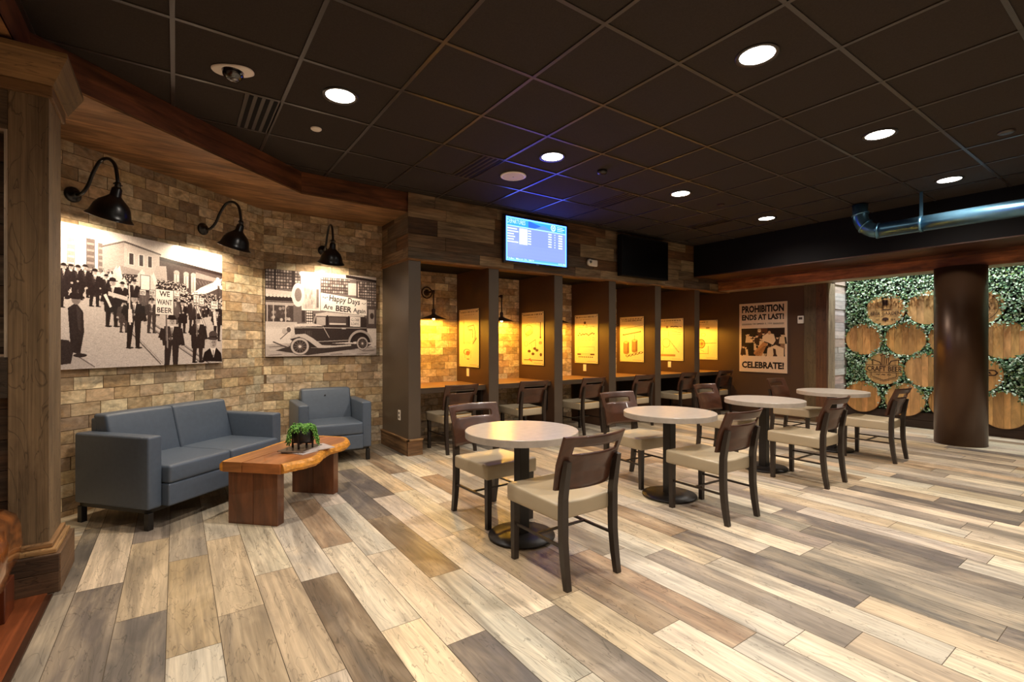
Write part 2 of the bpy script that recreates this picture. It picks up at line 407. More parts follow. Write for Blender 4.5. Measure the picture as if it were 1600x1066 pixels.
# ------------------------------------------------------------------ floor
def floor():
    mb = MB(); W_, L_ = .198, 1.07; x0 = -.43
    offs = {0: .153, 1: .754, 2: .303, 3: .537, 4: .89, 5: .67, 6: 1.05, 7: .79, 8: .31}
    rnd = random.Random(5)
    ov = {(0, 2): DGREY, (0, 3): CREAM, (0, 1): TAN, (1, 1): DGREY, (1, 2): TAN, (1, 3): GREY, (2, 1): LGREY, (2, 2): jit(srgb(176, 152, 116)), (2, 3): GREY,
          (3, 1): srgb(168, 150, 120), (3, 2): TAN, (3, 3): LGREY, (4, 0): CREAM, (4, 1): TAN, (4, 2): CREAM, (5, 1): srgb(118, 100, 80), (5, 2): LGREY, (5, 0): TAN,
          (6, 0): srgb(232, 212, 176), (6, 1): CREAM, (6, 2): BROWN, (7, 0): DGREY, (7, 1): CREAM, (7, 2): LGREY, (8, 2): srgb(120, 100, 80), (8, 1): LGREY,
          (9, 1): CREAM, (9, 2): LGREY, (10, 1): srgb(190, 170, 135), (10, 2): CREAM}
    pal = [CREAM, CREAM, TAN, TAN, LGREY, LGREY, BROWN, GREY, GREY, DGREY, srgb(192, 174, 146)]
    cl = []
    for k in range(-14, 50):
        a = x0+k*W_; o = offs.get(k, rnd.random()*L_)
        for j in range(-4, 7):
            b = o+j*L_
            c = ov.get((k, j)) or pal[rnd.randrange(len(pal))]
            c = jit(c, .09)
            u0, u1, v0, v1 = a+.0015, a+W_-.0015, b+.0015, b+L_-.0015
            if a < -.52: 
                u0 = max(u0, -.518)
                if u1 <= u0: continue
            cl.append((u0, u1, max(v0, -3.2), min(v1, 6.3), 0, c, 'v'))
    cl = [c for c in cl if c[3] > c[2]]
    mb.cells((0, 0, 0), (1, 0, 0), (0, 1, 0), (0, 0, 1), cl)
    o = mb.build('floor', M['floor'], kind='structure')
    # the slanted-wall corner has floor too, left of the pillar line and behind it
    g = MB(); g.box(-3.2, 9.6, -3.2, 6.4, -.1, -.002); g.build('floor', M['grout'], kind='structure')
    c2 = [(-2.4, -.52, 3.55+i*.198, 3.55+(i+1)*.198-.003, 0, jit(pal[i % 5]), 'u') for i in range(9)]
    m2 = MB(); m2.cells((0, 0, .0005), (1, 0, 0), (0, 1, 0), (0, 0, 1), c2); m2.build('floor', M['floor'], kind='structure')
    r = MB(); cl = []
    for i in range(20):
        u = -.545-i*.13
        cl.append((u-.128, u, -3.2, 3.44, .006, jit(srgb(138, 74, 38), .2), 'v'))
    r.cells((0, 0, 0), (1, 0, 0), (0, 1, 0), (0, 0, 1), cl); r.build('floor', M['redwood'], kind='structure')
    t = MB(); t.box(-.545, -.52, -3.2, 3.40, 0, .008, g='y', col=srgb(70, 42, 26)); t.build('trim_1', M['redwood'], kind='structure')
floor()

# ------------------------------------------------------------------ ceiling
T = .6466
def ceiling():
    mb = MB(); mb.box(-3.2, 9.6, -3.2, 6.3, H+.004, H+.1); mb.build('ceiling', M['tile'], kind='structure')
    g = MB()
    for i in range(-6, 15):
        x = .632+i*T; g.box(x-.012, x+.012, -3.2, 5.25, H-.004, H+.006)
    for j in range(-4, 12):
        y = 3.81-(j-1)*T
        if y < 5.25: g.box(-3.2, 7.62, y-.012, y+.012, H-.0035, H+.006)
    g.build('trim_2', M['tbar'], kind='structure')
ceiling()

# ------------------------------------------------------------------ brick walls
BR = [srgb(220, 200, 166), srgb(210, 186, 148), srgb(196, 170, 132), srgb(182, 156, 122), srgb(166, 146, 120), srgb(154, 136, 114), srgb(208, 194, 168), srgb(190, 170, 140), srgb(232, 214, 180), srgb(226, 206, 170)]
def brickwall(name, O, U, N, length, z0, z1, seed, zoff=.043, uoff=0):
    rnd = random.Random(seed); cl = []; bl, bh, j = .207, .1, .0048
    k = 0; z = zoff-.1*round((zoff-z0)/.1)-.1
    while z < z1:
        k += 1
        u = -uoff-(bl/2 if k % 2 else 0)-rnd.choice([0, 0, .02, -.03])
        while u < length:
            a, b = max(u+j/2, 0), min(u+bl-j/2, length)
            c, d = max(z+j/2, z0), min(z+bh-j/2, z1)
            if b-a > .01 and d-c > .01: cl.append((a, b, c-z0, d-z0, .004+rnd.random()*.003, jit(rnd.choice(BR), .1), 'u'))
            u += bl
        z += bh
    U_ = Vector(U); N_ = Vector(N); O_ = Vector((O[0], O[1], z0))
    mb = MB(); mb.cells(O_, U, (0, 0, 1), N, cl)
    o = mb.build(name, M['brick'], kind='structure')
    bk = MB(); P = lambda u, z, n: tuple(O_+U_*u+Vector((0, 0, z))+N_*n)
    h = z1-z0; q = [(0, 0), (length, 0), (length, h), (0, h)]
    bk.add([P(u, z, 0.0005) for u, z in q]); bk.add([P(u, z, -.1) for u, z in q][::-1])
    for i in range(4):
        a, b = q[i], q[(i+1) % 4]; bk.add([P(a[0], a[1], 0.0005), P(a[0], a[1], -.1), P(b[0], b[1], -.1), P(b[0], b[1], 0.0005)])
    bb = bk.build(name+'_mortar', M['mortar'], parent=o)
LW = 3.6
brickwall('wall_left', (WX-LW*CA, WY-LW*SA), (CA, SA, 0), (SA, -CA, 0), LW, 0, 2.84, 3, uoff=.05)
brickwall('wall_back', (WX, WY), (1, 0, 0), (0, -1, 0), 2.21-WX, 0, 2.84, 4)
SP = 1.0965; PX = [2.21+i*SP for i in range(6)]; ENDX = 8.79; YF, YB = 5.25, 6.12
for i in range(6):
    a = PX[i]+.15; b = PX[i+1] if i < 5 else ENDX
    brickwall('wall_back', (a, YB), (1, 0, 0), (0, -1, 0), b-a, 0, 2.29, 20+i)

# partitions between the booths
for i, x in enumerate(PX):
    mb = MB(); mb.box(x, x+.15, YF+.005, YB+.1, 0, 2.292)
    o = mb.build('wall_partition', M['taupe'], kind='structure')
    for a, b in (((x+.15, x+.1515),) if i == 0 else ((x+.15, x+.1515), (x-.0015, x))):
        mb = MB(); mb.box(a, b, YF+.008, YB, 0, 2.29); mb.build('inner_lining', M['brownwall'], o)
# wood baseboard wrapped round the first partition
mb = MB(); c1 = srgb(128, 96, 64)
mb.box(PX[0]-.022, PX[0], YF-.02, YB-.008, 0, .17, 'y', jit(c1)); mb.box(PX[0]-.022, PX[0]+.165, YF-.022, YF+.003, 0, .17, 'x', jit(c1))
mb.box(PX[0]-.03, PX[0], YF-.03, YB-.008, .17, .19, 'y', jit(srgb(168, 130, 88))); mb.box(PX[0]-.03, PX[0]+.17, YF-.03, YF+.003, .17, .19, 'x', jit(srgb(168, 130, 88)))
mb.build('baseboard_partition', M['reclaimed'], kind='structure', bevel=.003)

# ------------------------------------------------------------------ reclaimed wood bulkhead above the booths
RC = [srgb(122, 102, 78), srgb(96, 76, 56), srgb(74, 56, 42), srgb(146, 124, 94), srgb(112, 80, 52), srgb(98, 86, 72), srgb(158, 136, 104)]
def boards(rnd, length, height, rows, lo=.5, hi=1.1, pal=RC, gap=.002, g='u', dep=(.003, .008)):
    cl = []; z = 0
    for r in rows:
        if z >= height: break
        z1 = min(z+r, height); u = -rnd.random()*lo
        while u < length:
            l = rnd.uniform(lo, hi); a, b = max(0, u+gap), min(length, u+l-gap)
            if b-a > .02: cl.append((a, b, z+gap, z1-gap, rnd.uniform(*dep), jit(rnd.choice(pal), .1), 'u'))
            u += l
        z = z1
    return cl
rnd = random.Random(8)
mb = MB(); rows = [.13, .16, .19, .14, .15]
mb.cells((2.2, YF, 2.29), (1, 0, 0), (0, 0, 1), (0, -1, 0), boards(rnd, ENDX-2.2, .76, rows))
mb.cells((2.21, YB, 2.29), (0, -1, 0), (0, 0, 1), (-1, 0, 0), boards(rnd, YB-YF, .76, rows))
bk = mb.build('wall_bulkhead', M['reclaimed'], kind='structure')
mb = MB(); mb.box(2.212, ENDX, YF+.001, YB+.1, 2.292, H+.002); mb.build('bulkhead_core', M['dark'], parent=bk)
mb = MB(); mb.box(2.19, ENDX, YF-.014, YF+.002, 2.268, 2.292, 'x', srgb(150, 106, 62)); mb.box(2.19, 2.212, YF-.01, YB-.008, 2.268, 2.292, 'y', srgb(150, 106, 62))
mb.box(2.215, ENDX, YF+.003, YF+.2, 2.276, 2.2915, 'x', srgb(120, 84, 50))
mb.build('trim_3', M['reclaimed'], kind='structure', bevel=.002)

# ------------------------------------------------------------------ stained fascia and soffit above the seating corner
FP = [(2.208, 5.27), (1.05, 5.25), (-.67, 3.76), (-.67, -3.2)]
mb = MB()
for i in range(3):
    a, b = Vector((*FP[i], 0)), Vector((*FP[i+1], 0)); u = (b-a); l = u.length; u.normalize(); n = Vector((0, 0, 1)).cross(u)
    cl = [(0, l, 0, .225, 0, srgb(106, 62, 38), 'u')]
    mb.cells(a+Vector((0, 0, 2.825)), u, (0, 0, 1), -n if n.dot(Vector((.5, -1, 0))) < 0 else n, cl, False)
poly = [(2.208, 5.27), (1.05, 5.25), (-.67, 3.76), (-.67, -3.2), (-3.2, -3.2), (-3.2, 6.2), (2.208, 6.2)]
mb.prism(poly, 2.825, 2.84, srgb(160, 118, 78), off=(3, 1))
mb.build('trim_4', M['redbeam'], kind='structure')

# ------------------------------------------------------------------ end wall, dark soffit, timber beam and post
mb = MB(); mb.box(ENDX, ENDX+.12, 3.853, YB+.1, 0, 2.5); mb.build('wall_end', M['brownwall'], kind='structure')
mb = MB(); mb.box(7.64, 8.80, -3.2, 5.235, 2.5, H+.003); mb.build('wall_soffit', M['dark'], kind='structure')
mb = MB(); mb.box(7.642, 8.42, -3.2, 5.23, 2.485, 2.502, 'y', srgb(70, 42, 28)); mb.build('trim_5', M['redbeam'], kind='structure')
mb = MB(); mb.box(8.40, 8.42, -3.2, 5.232, 2.29, 2.49, 'y', srgb(176, 108, 60)); mb.box(8.37, 8.42, -3.2, 5.232, 2.44, 2.487, 'y', srgb(118, 66, 36))
mb.box(8.42, 8.80, -3.2, 5.232, 2.31, 2.50, 'y', srgb(150, 130, 104)); mb.box(8.405, 8.80, -3.2, 5.232, 2.29, 2.311, 'y', srgb(172, 152, 122))  # pale underside and inner boards have bounced light put into their colour
mb.box(8.78, 8.80, -3.2, 5.2, 2.29, 2.5, 'y', srgb(172, 152, 122))
mb.build('trim_6', M['redbeam'], kind='structure')
t = thing('timber_post', 'weathered timber post at the end of the brown wall beside the planted barrel wall', 'post', (8.825, 3.675, 0))
mb = MB(); mb.box(-.125, .125, -.01, .175, 0, 2.288, 'z', srgb(98, 82, 60)); mb.build('back_board', M['pillarwood'], t, bevel=.004)
mb = MB(); mb.box(-.135, .12, -.175, -.012, 0, 2.288, 'z', srgb(100, 66, 44)); mb.build('front_board', M['pillarwood'], t, bevel=.004)
mb = MB(); mb.box(-.10, .135, -.192, -.176, 0, 2.288, 'z', srgb(176, 156, 128)); mb.build('edge_board', M['pillarwood'], t, bevel=.003)
# whitewashed return wall
rnd = random.Random(3); mb = MB()
WP = [srgb(214, 204, 194), srgb(198, 188, 178), srgb(224, 216, 206), srgb(184, 172, 162), srgb(206, 184, 170)]
mb.cells((8.95, 3.5, 0), (1, 0, 0), (0, 0, 1), (0, -1, 0), boards(rnd, .47, 2.5, [.13, .1, .14, .12, .13, .15, .11, .14, .12, .1, .14, .13, .14, .12, .1, .14, .13, .14, .15], .6, 1.2, WP, .002, dep=(.004, .022)))
o = mb.build('wall_return', M['whiteplank'], kind='structure')
mb = MB(); mb.box(8.93, 9.6, 3.501, 3.6, 0, 2.5); mb.build('wall_return_core', M['dark'], parent=o)
# planted wall backing and its base
mb = MB(); mb.box(9.42, 9.6, -3.2, 3.5, 0, H); mb.build('wall_right', M['hedgeback'], kind='structure')
mb = MB(); rnd = random.Random(6)
mb.cells((9.415, 3.495, 0), (0, -1, 0), (0, 0, 1), (-1, 0, 0), boards(rnd, 6.6, .24, [.12, .12], .8, 1.6, [srgb(70, 52, 38), srgb(60, 44, 32)], dep=(.02, .03)))
mb.build('baseboard_right', M['darkbase'], kind='structure')
# unseen outer shell behind the camera, added to close the room and bounce light
mb = MB(); mb.box(-3.4, -3.2, -3.4, 6.4, 0, H); mb.build('wall_side', M['shell'], kind='structure')
mb = MB(); mb.box(-3.4, 9.6, -3.4, -3.2, 0, H); mb.build('wall_front', M['shell'], kind='structure')
# panelled wall left of the pillar
mb = MB(); rnd = random.Random(12); PW = [srgb(88, 78, 66), srgb(72, 62, 52), srgb(104, 92, 78), srgb(80, 66, 52)]
mb.cells((-3.2, 3.56, 0), (1, 0, 0), (0, 0, 1), (0, -1, 0), boards(rnd, 2.62, 2.8, [.16]*18, .6, 1.4, PW, .002, dep=(.002, .006)))
o = mb.build('wall_alcove', M['reclaimed'], kind='structure')
mb = MB(); mb.box(-3.2, -.6, 3.561, 3.64, 0, 2.83); mb.build('wall_alcove_core', M['dark'], parent=o)

# ------------------------------------------------------------------ pillar
t = thing('wooden_pillar', 'weathered wooden pillar with stepped capital and plinth at the left edge', 'pillar', (-.6, 3.6, 0))
mb = MB(); mb.box(-.105, .05, -.10, .22, .2, 2.66, 'z', srgb(132, 110, 82)); mb.build('shaft', M['pillarwood'], t, bevel=.003)
mb = MB(); mb.box(-2.6, -.105, -.096, -.035, 2.40, 2.66, 'x', srgb(100, 82, 62)); mb.build('top_rail', M['pillarwood'], t, bevel=.003)
mb = MB(); mb.box(-2.6, -.105, -.096, -.035, 1.02, 1.23, 'x', srgb(60, 50, 40)); mb.build('middle_rail', M['pillarwood'], t, bevel=.003)
mb = MB(); mb.box(-.12, -.105, -.092, -.05, 1.23, 2.40, 'z', srgb(206, 192, 172)); mb.box(-2.6, -.12, -.092, -.05, 1.23, 1.245, 'x', srgb(170, 150, 130)); mb.box(-2.6, -.12, -.092, -.05, 2.385, 2.40, 'x', srgb(170, 150, 130)); mb.build('panel_bead', M['pillarwood'], t)  # pale colour paints the lit edge of the inset moulding
mb = MB()                                                   # sloping crown of the capital, mitred round the corner
a, b, c_ = (.075, -.135), (.14, -.235), (.10, -.17)
def crown(z0, z1, p, q):
    for s in (0, 1):
        pass
    P0, P1 = (p[0], p[1], z0), (q[0], q[1], z1)
    mb.add([(-2.6, p[1], z0), P0, P1, (-2.6, q[1], z1)], [(0, 0), (2.6, 0), (2.6, .15), (0, .15)], srgb(138, 106, 66))
    mb.add([P0, (p[0], .30, z0), (q[0], .30, z1), P1], [(0, 1), (.4, 1), (.4, 1.15), (0, 1.15)], srgb(122, 98, 64))
crown(2.662, 2.775, (.07, -.13), (.14, -.235))
crown(2.775, 2.80, (.14, -.235), (.14, -.235))
mb.add([(-2.6, -.235, 2.80), (.14, -.235, 2.80), (.14, .30, 2.80), (-2.6, .30, 2.80)], None, srgb(120, 90, 60))
mb.add([(-2.6, -.13, 2.662), (-2.6, .3, 2.662), (.07, .3, 2.662), (.07, -.13, 2.662)], None, srgb(150, 116, 76))
mb.add([(.07, .30, 2.662), (-.03, .30, 2.662), (-.03, .30, 2.80), (.14, .30, 2.80)], None, srgb(120, 90, 60))
mb.build('capital', M['pillarwood'], t)
mb = MB(); mb.box(-2.6, .066, -.116, -.035, 2.60, 2.662, 'x', srgb(132, 98, 62)); mb.box(-.03, .0655, -.036, .26, 2.60, 2.662, 'y', srgb(120, 92, 60)); mb.build('capital_moulding', M['pillarwood'], t, bevel=.004)
mb = MB(); mb.box(-.11, .10, -.17, -.05, 0, .105, 'x', srgb(92, 68, 48)); mb.box(-.11, .10, -.17, -.05, .107, .199, 'x', srgb(78, 58, 42)); mb.box(.0, .105, -.165, .26, 0, .2, 'y', srgb(112, 84, 58))
mb.build('plinth', M['pillarwood'], t, bevel=.003)
mb = MB(); mb.box(-.11, .088, -.150, .245, .2, .225, 'y', srgb(168, 130, 84)); mb.box(-.11, .070, -.128, .232, .225, .25, 'y', srgb(150, 112, 72)); mb.build('plinth_moulding', M['pillarwood'], t, bevel=.005)

# log bench by the pillar
t = thing('log_bench', 'glossy orange live-edge log bench end in front of the pillar at the left edge', 'bench', (-.95, 2.7, .006))
prof = [(-.30, .26), (-.34, .40), (-.30, .49), (.0, .505), (.22, .50), (.275, .485), (.315, .455), (.332, .40), (.338, .30), (.325, .22), (.28, .175), (.18, .155), (-.2, .16)]
mb = MB(); vs = []; fs = []; n = len(prof); K = 18
for k in range(K):
    y = -.9+1.56*k/(K-1); e = 1-.03*max(0, (k-K+3)/2)**2; wv = .012*math.sin(k*1.1)
    for (x, z) in prof: vs.append((x*e+wv, y, .31+(z-.31)*e))
for k in range(K-1):
    for i in range(n): fs.append((k*n+i, k*n+(i+1) % n, (k+1)*n+(i+1) % n, (k+1)*n+i))
fs.append(tuple(range(n))); fs.append(tuple(range((K-1)*n, K*n))[::-1])
mb.raw(vs, fs, srgb(172, 100, 44), True, uvf=lambda p: (p[1], p[0]+p[2])); mb.build('seat_log', M['logwood'], t, merge=True)
for y in (-.6, .54):
    mb = MB(); mb.box(-.26, .305, y-.08, y+.08, 0, .17, 'z', srgb(96, 44, 22)); mb.build('leg', M['slab'], t, bevel=.004)

# round column under the beam
mb = MB(); mb.lathe([(.262, 0), (.262, 2.29)], 48, cap=True)
o = mb.build('round_column', M['column'], loc=(8.36, 1.80, 0)); tag(o, 'round bronze-brown metal-clad column standing under the timber beam', 'column')

# ------------------------------------------------------------------ ceiling fixtures
def downlight(x, y, label):
    t = thing('recessed_downlight', label, 'ceiling light', (x, y, H), 0, 'recessed ceiling downlights')
    mb = MB(); mb.lathe([(.098, .0), (.1, -.004), (.122, -.006), (.122, .003), (.098, .003)], 40, cap=False); mb.build('trim_ring', M['tbar'], t)
    mb = MB(); mb.lathe([(.098, -.001), (.094, .001), (.0, .001)], 40, cap=False); mb.build('lens', M['lens'], t)
    light('lamp_light', 'SPOT', (0, 0, -.02), P_DOWN, C_DOWN, t, .07, (0, 0, 0), 155, 1.0)
LX = [.955, 2.895, 4.835, 6.775]; LYS = [3.487, 1.547, -.393, -2.333]
DL = {(0, 0): 'round downlight nearest the ceiling camera above the sofa side', (1, 0): 'round downlight beside the white ceiling speaker in front of the lit screen',
      (2, 0): 'round downlight in the booth-side row, between the blue glow and the black screen', (3, 0): 'small far downlight above the corner where booths meet the dark soffit',
      (1, 1): 'largest round downlight, at the top right of the ceiling', (2, 1): 'round downlight in the middle of the right-hand row, second largest there',
      (3, 1): 'round downlight just in front of the blue duct'}
for j, y in enumerate(LYS):
    for i, x in enumerate(LX):
        if (i, j) in ((3, 2), (3, 3), (2, 3)): continue
        downlight(x, y, DL.get((i, j), 'assumed downlight out of view behind the camera, added to light the foreground'))  # lamps outside the view are assumed, added to light the foreground

t = thing('recessed_downlight', 'round downlight in the low wooden soffit out of view to the left of the pillar', 'ceiling light', (-1.35, 1.9, 2.824))
mb = MB(); mb.lathe([(.078, .0), (.08, -.004), (.10, -.006), (.10, .0005)], 40, cap=False); mb.build('trim_ring', M['tbar'], t)
mb = MB(); mb.lathe([(.078, -.001), (.0, -.0005)], 40, cap=False); mb.build('lens', M['lens'], t)
light('lamp_light', 'SPOT', (0, 0, -.02), 26, (1, .80, .56), t, .06, (0, 0, 0), 150, 1.0)

def slotvent(x, lab):
    t = thing('slot_diffuser', lab, 'air vent', (x, 4.13, H), 0, 'slot air diffusers along the booths')
    mb = MB(); mb.box(-.115, .115, -.31, .31, -.004, .003); mb.build('face_plate', M['tbar'], t)
    for k in range(4):
        mb = MB(); mb.box(-.090+k*.052, -.062+k*.052, -.304, .304, -.006, -.004); mb.build('slot', M['dark'], t)
slotvent(.515, 'black slotted ceiling vent beside the ceiling camera and nearest the sofa')
slotvent(2.46, 'black slotted ceiling vent beside the white ceiling speaker')
slotvent(4.40, 'black slotted ceiling vent in front of the black screen')
slotvent(6.40, 'farthest black slotted ceiling vent near the dark soffit corner')
t = thing('ceiling_speaker', 'round white speaker grille in the ceiling in front of the lit screen', 'speaker', (2.89, 4.117, H))
mb = MB(); mb.lathe([(.135, 0), (.135, -.006), (.12, -.012), (.112, -.008)], 40, cap=False); mb.build('rim', M['white'], t)
mb = MB(); mb.lathe([(.113, -.007), (.05, -.010), (0, -.011)], 40, cap=False); mb.build('grille', plain('speaker_grille', srgb(222, 208, 198), .7, bump=1, bscale=600), t)
mb = MB(); mb.lathe([(.008, -.010), (.008, -.014), (0, -.014)], 12, cap=False); mb.build('badge', M['screw'], t)
t = thing('ceiling_camera', 'white oval security camera with black dome, upper left of the ceiling', 'camera', (.301, 3.553, H), -YAW+.1)
mb = MB(); n = 40
prof = [(1, 0), (1, -.5), (.9, -1), (.0, -1)]; vs = []; fs = []
for s_, z in prof:
    for i in range(n):
        a = 2*PI*i/n; c, d = math.cos(a), math.sin(a); vs.append((.125*s_*math.copysign(abs(c)**.8, c), .072*s_*math.copysign(abs(d)**.8, d), z*.012))
for k in range(3):
    for i in range(n): fs.append((k*n+i, k*n+(i+1) % n, (k+1)*n+(i+1) % n, (k+1)*n+i))
mb.raw(vs, fs, (1, 1, 1), True); mb.build('mounting_plate', M['white'], t)
mb = MB(); mb.lathe([(.064, -.012)]+[(.062*math.cos(a), -.016-.055*math.sin(a)) for a in np.linspace(0, PI/2, 10)], 32, cap=False); dm_ = mb.build('dome', M['glass'], t)
mb = MB(); mb.lathe([(.02, -.055), (.022, -.068), (.0, -.072)], 16, c=(.012, -.01, 0)); mb.build('camera_lens', M['screw'], dm_)
def disc(x, y, r, name, lab, cat, mat, h=.012):
    mb = MB(); mb.lathe([(r, 0), (r, -h*.5), (r*.85, -h), (0, -h)], 28, cap=False); tag(mb.build(name, mat, loc=(x, y, H)), lab, cat)
disc(.938, 4.128, .042, 'sprinkler_cover', 'small pale round sprinkler cover in the ceiling above the sofa corner', 'sprinkler', M['white'])
disc(3.543, 3.479, .05, 'smoke_detector', 'small dark round detector in the middle of the ceiling', 'smoke detector', M['goosemetal'], .03)
disc(5.63, 3.47, .045, 'sprinkler_cover', 'small reddish-brown round sprinkler cover near the far downlight', 'sprinkler', M['rust'])
disc(5.626, .928, .055, 'sprinkler_cover', 'small dark round cover at the right of the ceiling', 'sprinkler', M['tbar'])

# blue duct
t = thing('air_duct', 'blue-lit galvanised round duct bending down from the ceiling before the dark soffit', 'duct', (7.05, 2.46, H))
pts = [(0, 0, -.01), (0, 0, -.14)]+[(0, -.22+.22*math.cos(a), -.14-.23*math.sin(a)) for a in np.linspace(.15, PI/2, 8)]
mb = MB(); mb.tube(pts, .083, 28); mb.build('elbow', M['bluepipe'], t)
mb = MB(); mb.tube([(0, -.21, -.37), (0, -4.8, -.37)], .088, 32); mb.build('straight_run', M['bluepipe'], t)
for a, b in (((0, -.004, -.14), (0, 0, -.12)), ((0, -.06, -.293), (0, -.05, -.283)), ((0, -.2, -.37), (0, -.18, -.368)), ((0, -.62, -.37), (0, -.59, -.37)), ((0, -1.9, -.37), (0, -1.88, -.37))):
    mb = MB(); mb.tube([a, b], .094, 28); mb.build('joint_ring', M['bluepipe'], t)
mb = MB(); mb.box(-.006, .006, -.62, -.59, -.29, -.0, 'z'); mb.build('hanger_strap', M['bluepipe'], t)

# ------------------------------------------------------------------ wall lamps
def smooth_path(P, k=6):
    out = []; P = [Vector(p) for p in P]
    for i in range(len(P)-1):
        p0 = P[max(i-1, 0)]; p1 = P[i]; p2 = P[i+1]; p3 = P[min(i+2, len(P)-1)]
        for j in range(k):
            s_ = j/k; out.append(.5*((2*p1)+(p2-p0)*s_+(2*p0-5*p1+4*p2-p3)*s_*s_+(3*p1-p0-3*p2+p3)*s_**3))
    out.append(P[-1]); return out
def gooseneck(loc, rz, label):
    t = thing('gooseneck_wall_lamp', label, 'wall lamp', loc, rz, 'black gooseneck wall lamps')
    mb = MB(); mb.lathe([(.058, 0), (.058, .012), (.05, .02), (.028, .026), (.024, .05), (.0, .05)], 28, ax='y', cap=True); mb.build('wall_plate', M['goosemetal'], t)
    path = smooth_path([(0, -.03, 0), (0, -.09, -.005), (0, -.16, .05), (0, -.22, .15), (0, -.29, .225), (0, -.37, .235), (0, -.435, .185), (0, -.46, .09), (0, -.465, .02)])
    mb = MB(); mb.tube(path, .0125, 12); arm = mb.build('arm', M['goosemetal'], t)
    mb = MB(); mb.tube([(0, -.465, .05), (0, -.465, .012)], .02, 14); mb.tube([(-.03, -.465, .035), (.03, -.465, .035)], .006, 8); mb.build('swivel', M['goosemetal'], arm)
    th = math.radians(20)
    sh = MB(); sh.T = Matrix.Translation((0, -.465, .02)) @ Matrix.Rotation(th, 4, 'X') @ Matrix.Diagonal((.97, .97, 1.2, 1))
    prof = [(.018, .0), (.026, -.008), (.033, -.015), (.036, -.055), (.042, -.062), (.062, -.078), (.092, -.10), (.113, -.128), (.124, -.160), (.130, -.178), (.148, -.196), (.152, -.198), (.150, -.201), (.128, -.182), (.120, -.160), (.108, -.130), (.088, -.105), (.058, -.083), (.0, -.075)]
    sh.lathe(prof, 44, cap=True); shd = sh.build('shade', M['goosemetal'], t)
    c = Matrix.Translation((0, -.465, .02)) @ Matrix.Rotation(th, 4, 'X') @ Vector((0, 0, -.16))
    b = MB(); b.T = Matrix.Translation(c); b.lathe([(0, .03), (.018, .022), (.028, 0), (.018, -.022), (0, -.028)], 16, cap=False); b.build('bulb', M['lens'], shd)
    light('lamp_light', 'SPOT', tuple(c+Vector((0, .012, -.032))), P_GOOSE, (1, .80, .56), t, .03, (th, 0, 0), 150, .5)
def wl(s, n=0):                                            # point on the slanted wall, s metres from the bend (negative = towards the pillar)
    return (WX+s*CA+n*SA, WY+s*SA-n*CA)
gooseneck((*wl(-1.90, .005), 2.43), ANG, 'black gooseneck lamp nearest the pillar, over the parade photograph')
gooseneck((*wl(-.785, .005), 2.425), ANG, 'black gooseneck lamp over the right end of the parade photograph')
gooseneck((1.465, YB-.005, 2.43), 0, 'black gooseneck lamp above the photograph of the old car')

def sconce(x, label):
    t = thing('booth_sconce', label, 'wall lamp', (x, YB-.005, 2.0), 0, 'rusty cone sconces in the booths')
    mb = MB(); mb.lathe([(.042, 0), (.042, .014), (.03, .02), (.0, .02)], 24, ax='y'); mb.tube([(.075*math.cos(a), -.012, .075*math.sin(a)) for a in np.linspace(0, 2*PI, 25)], .009, 8); mb.build('wall_plate', M['rust'], t)
    mb = MB(); mb.tube([(0, -.01, 0), (0, -.19, 0)], .013, 10); mb.tube([(0, -.185, 0), (0, -.225, 0), (0, -.22, -.03)], .018, 10); mb.tube([(0, -.22, 0), (0, -.22, -.27)], .0095, 10); mb.build('arm', M['rust'], t)
    mb = MB(); mb.lathe([(.012, -.235), (.022, -.24), (.026, -.26), (.024, -.30), (.03, -.312), (.178, -.372), (.181, -.375), (.178, -.377), (.03, -.322), (.0, -.318)], 40, c=(0, -.22, 0)); shd = mb.build('shade', M['rust'], t)
    mb = MB(); mb.lathe([(0, -.322), (.012, -.326), (.022, -.344), (.024, -.358), (.014, -.376), (0, -.382)], 18, c=(0, -.22, 0), cap=False); mb.build('bulb', M['bulb'], shd)
    light('lamp_light', 'POINT', (0, -.22, -.352), P_BOOTH, (1, .49, .03), t, .03)
BC = [PX[i]+.15+(SP-.15)/2 for i in range(6)]; BC[5] = (PX[5]+.15+ENDX)/2
BN = ['first booth, beside the armchair', 'second booth from the left', 'third booth from the left', 'fourth booth from the left', 'fifth booth from the left', 'last booth, next to the brown end wall']
for i in range(6): sconce(BC[i], 'rusty cone-shaded sconce glowing amber in the '+BN[i])
for o in bpy.data.objects:                                  # a bulb must not block its own light
    if o.name.startswith('bulb'): o.visible_shadow = True

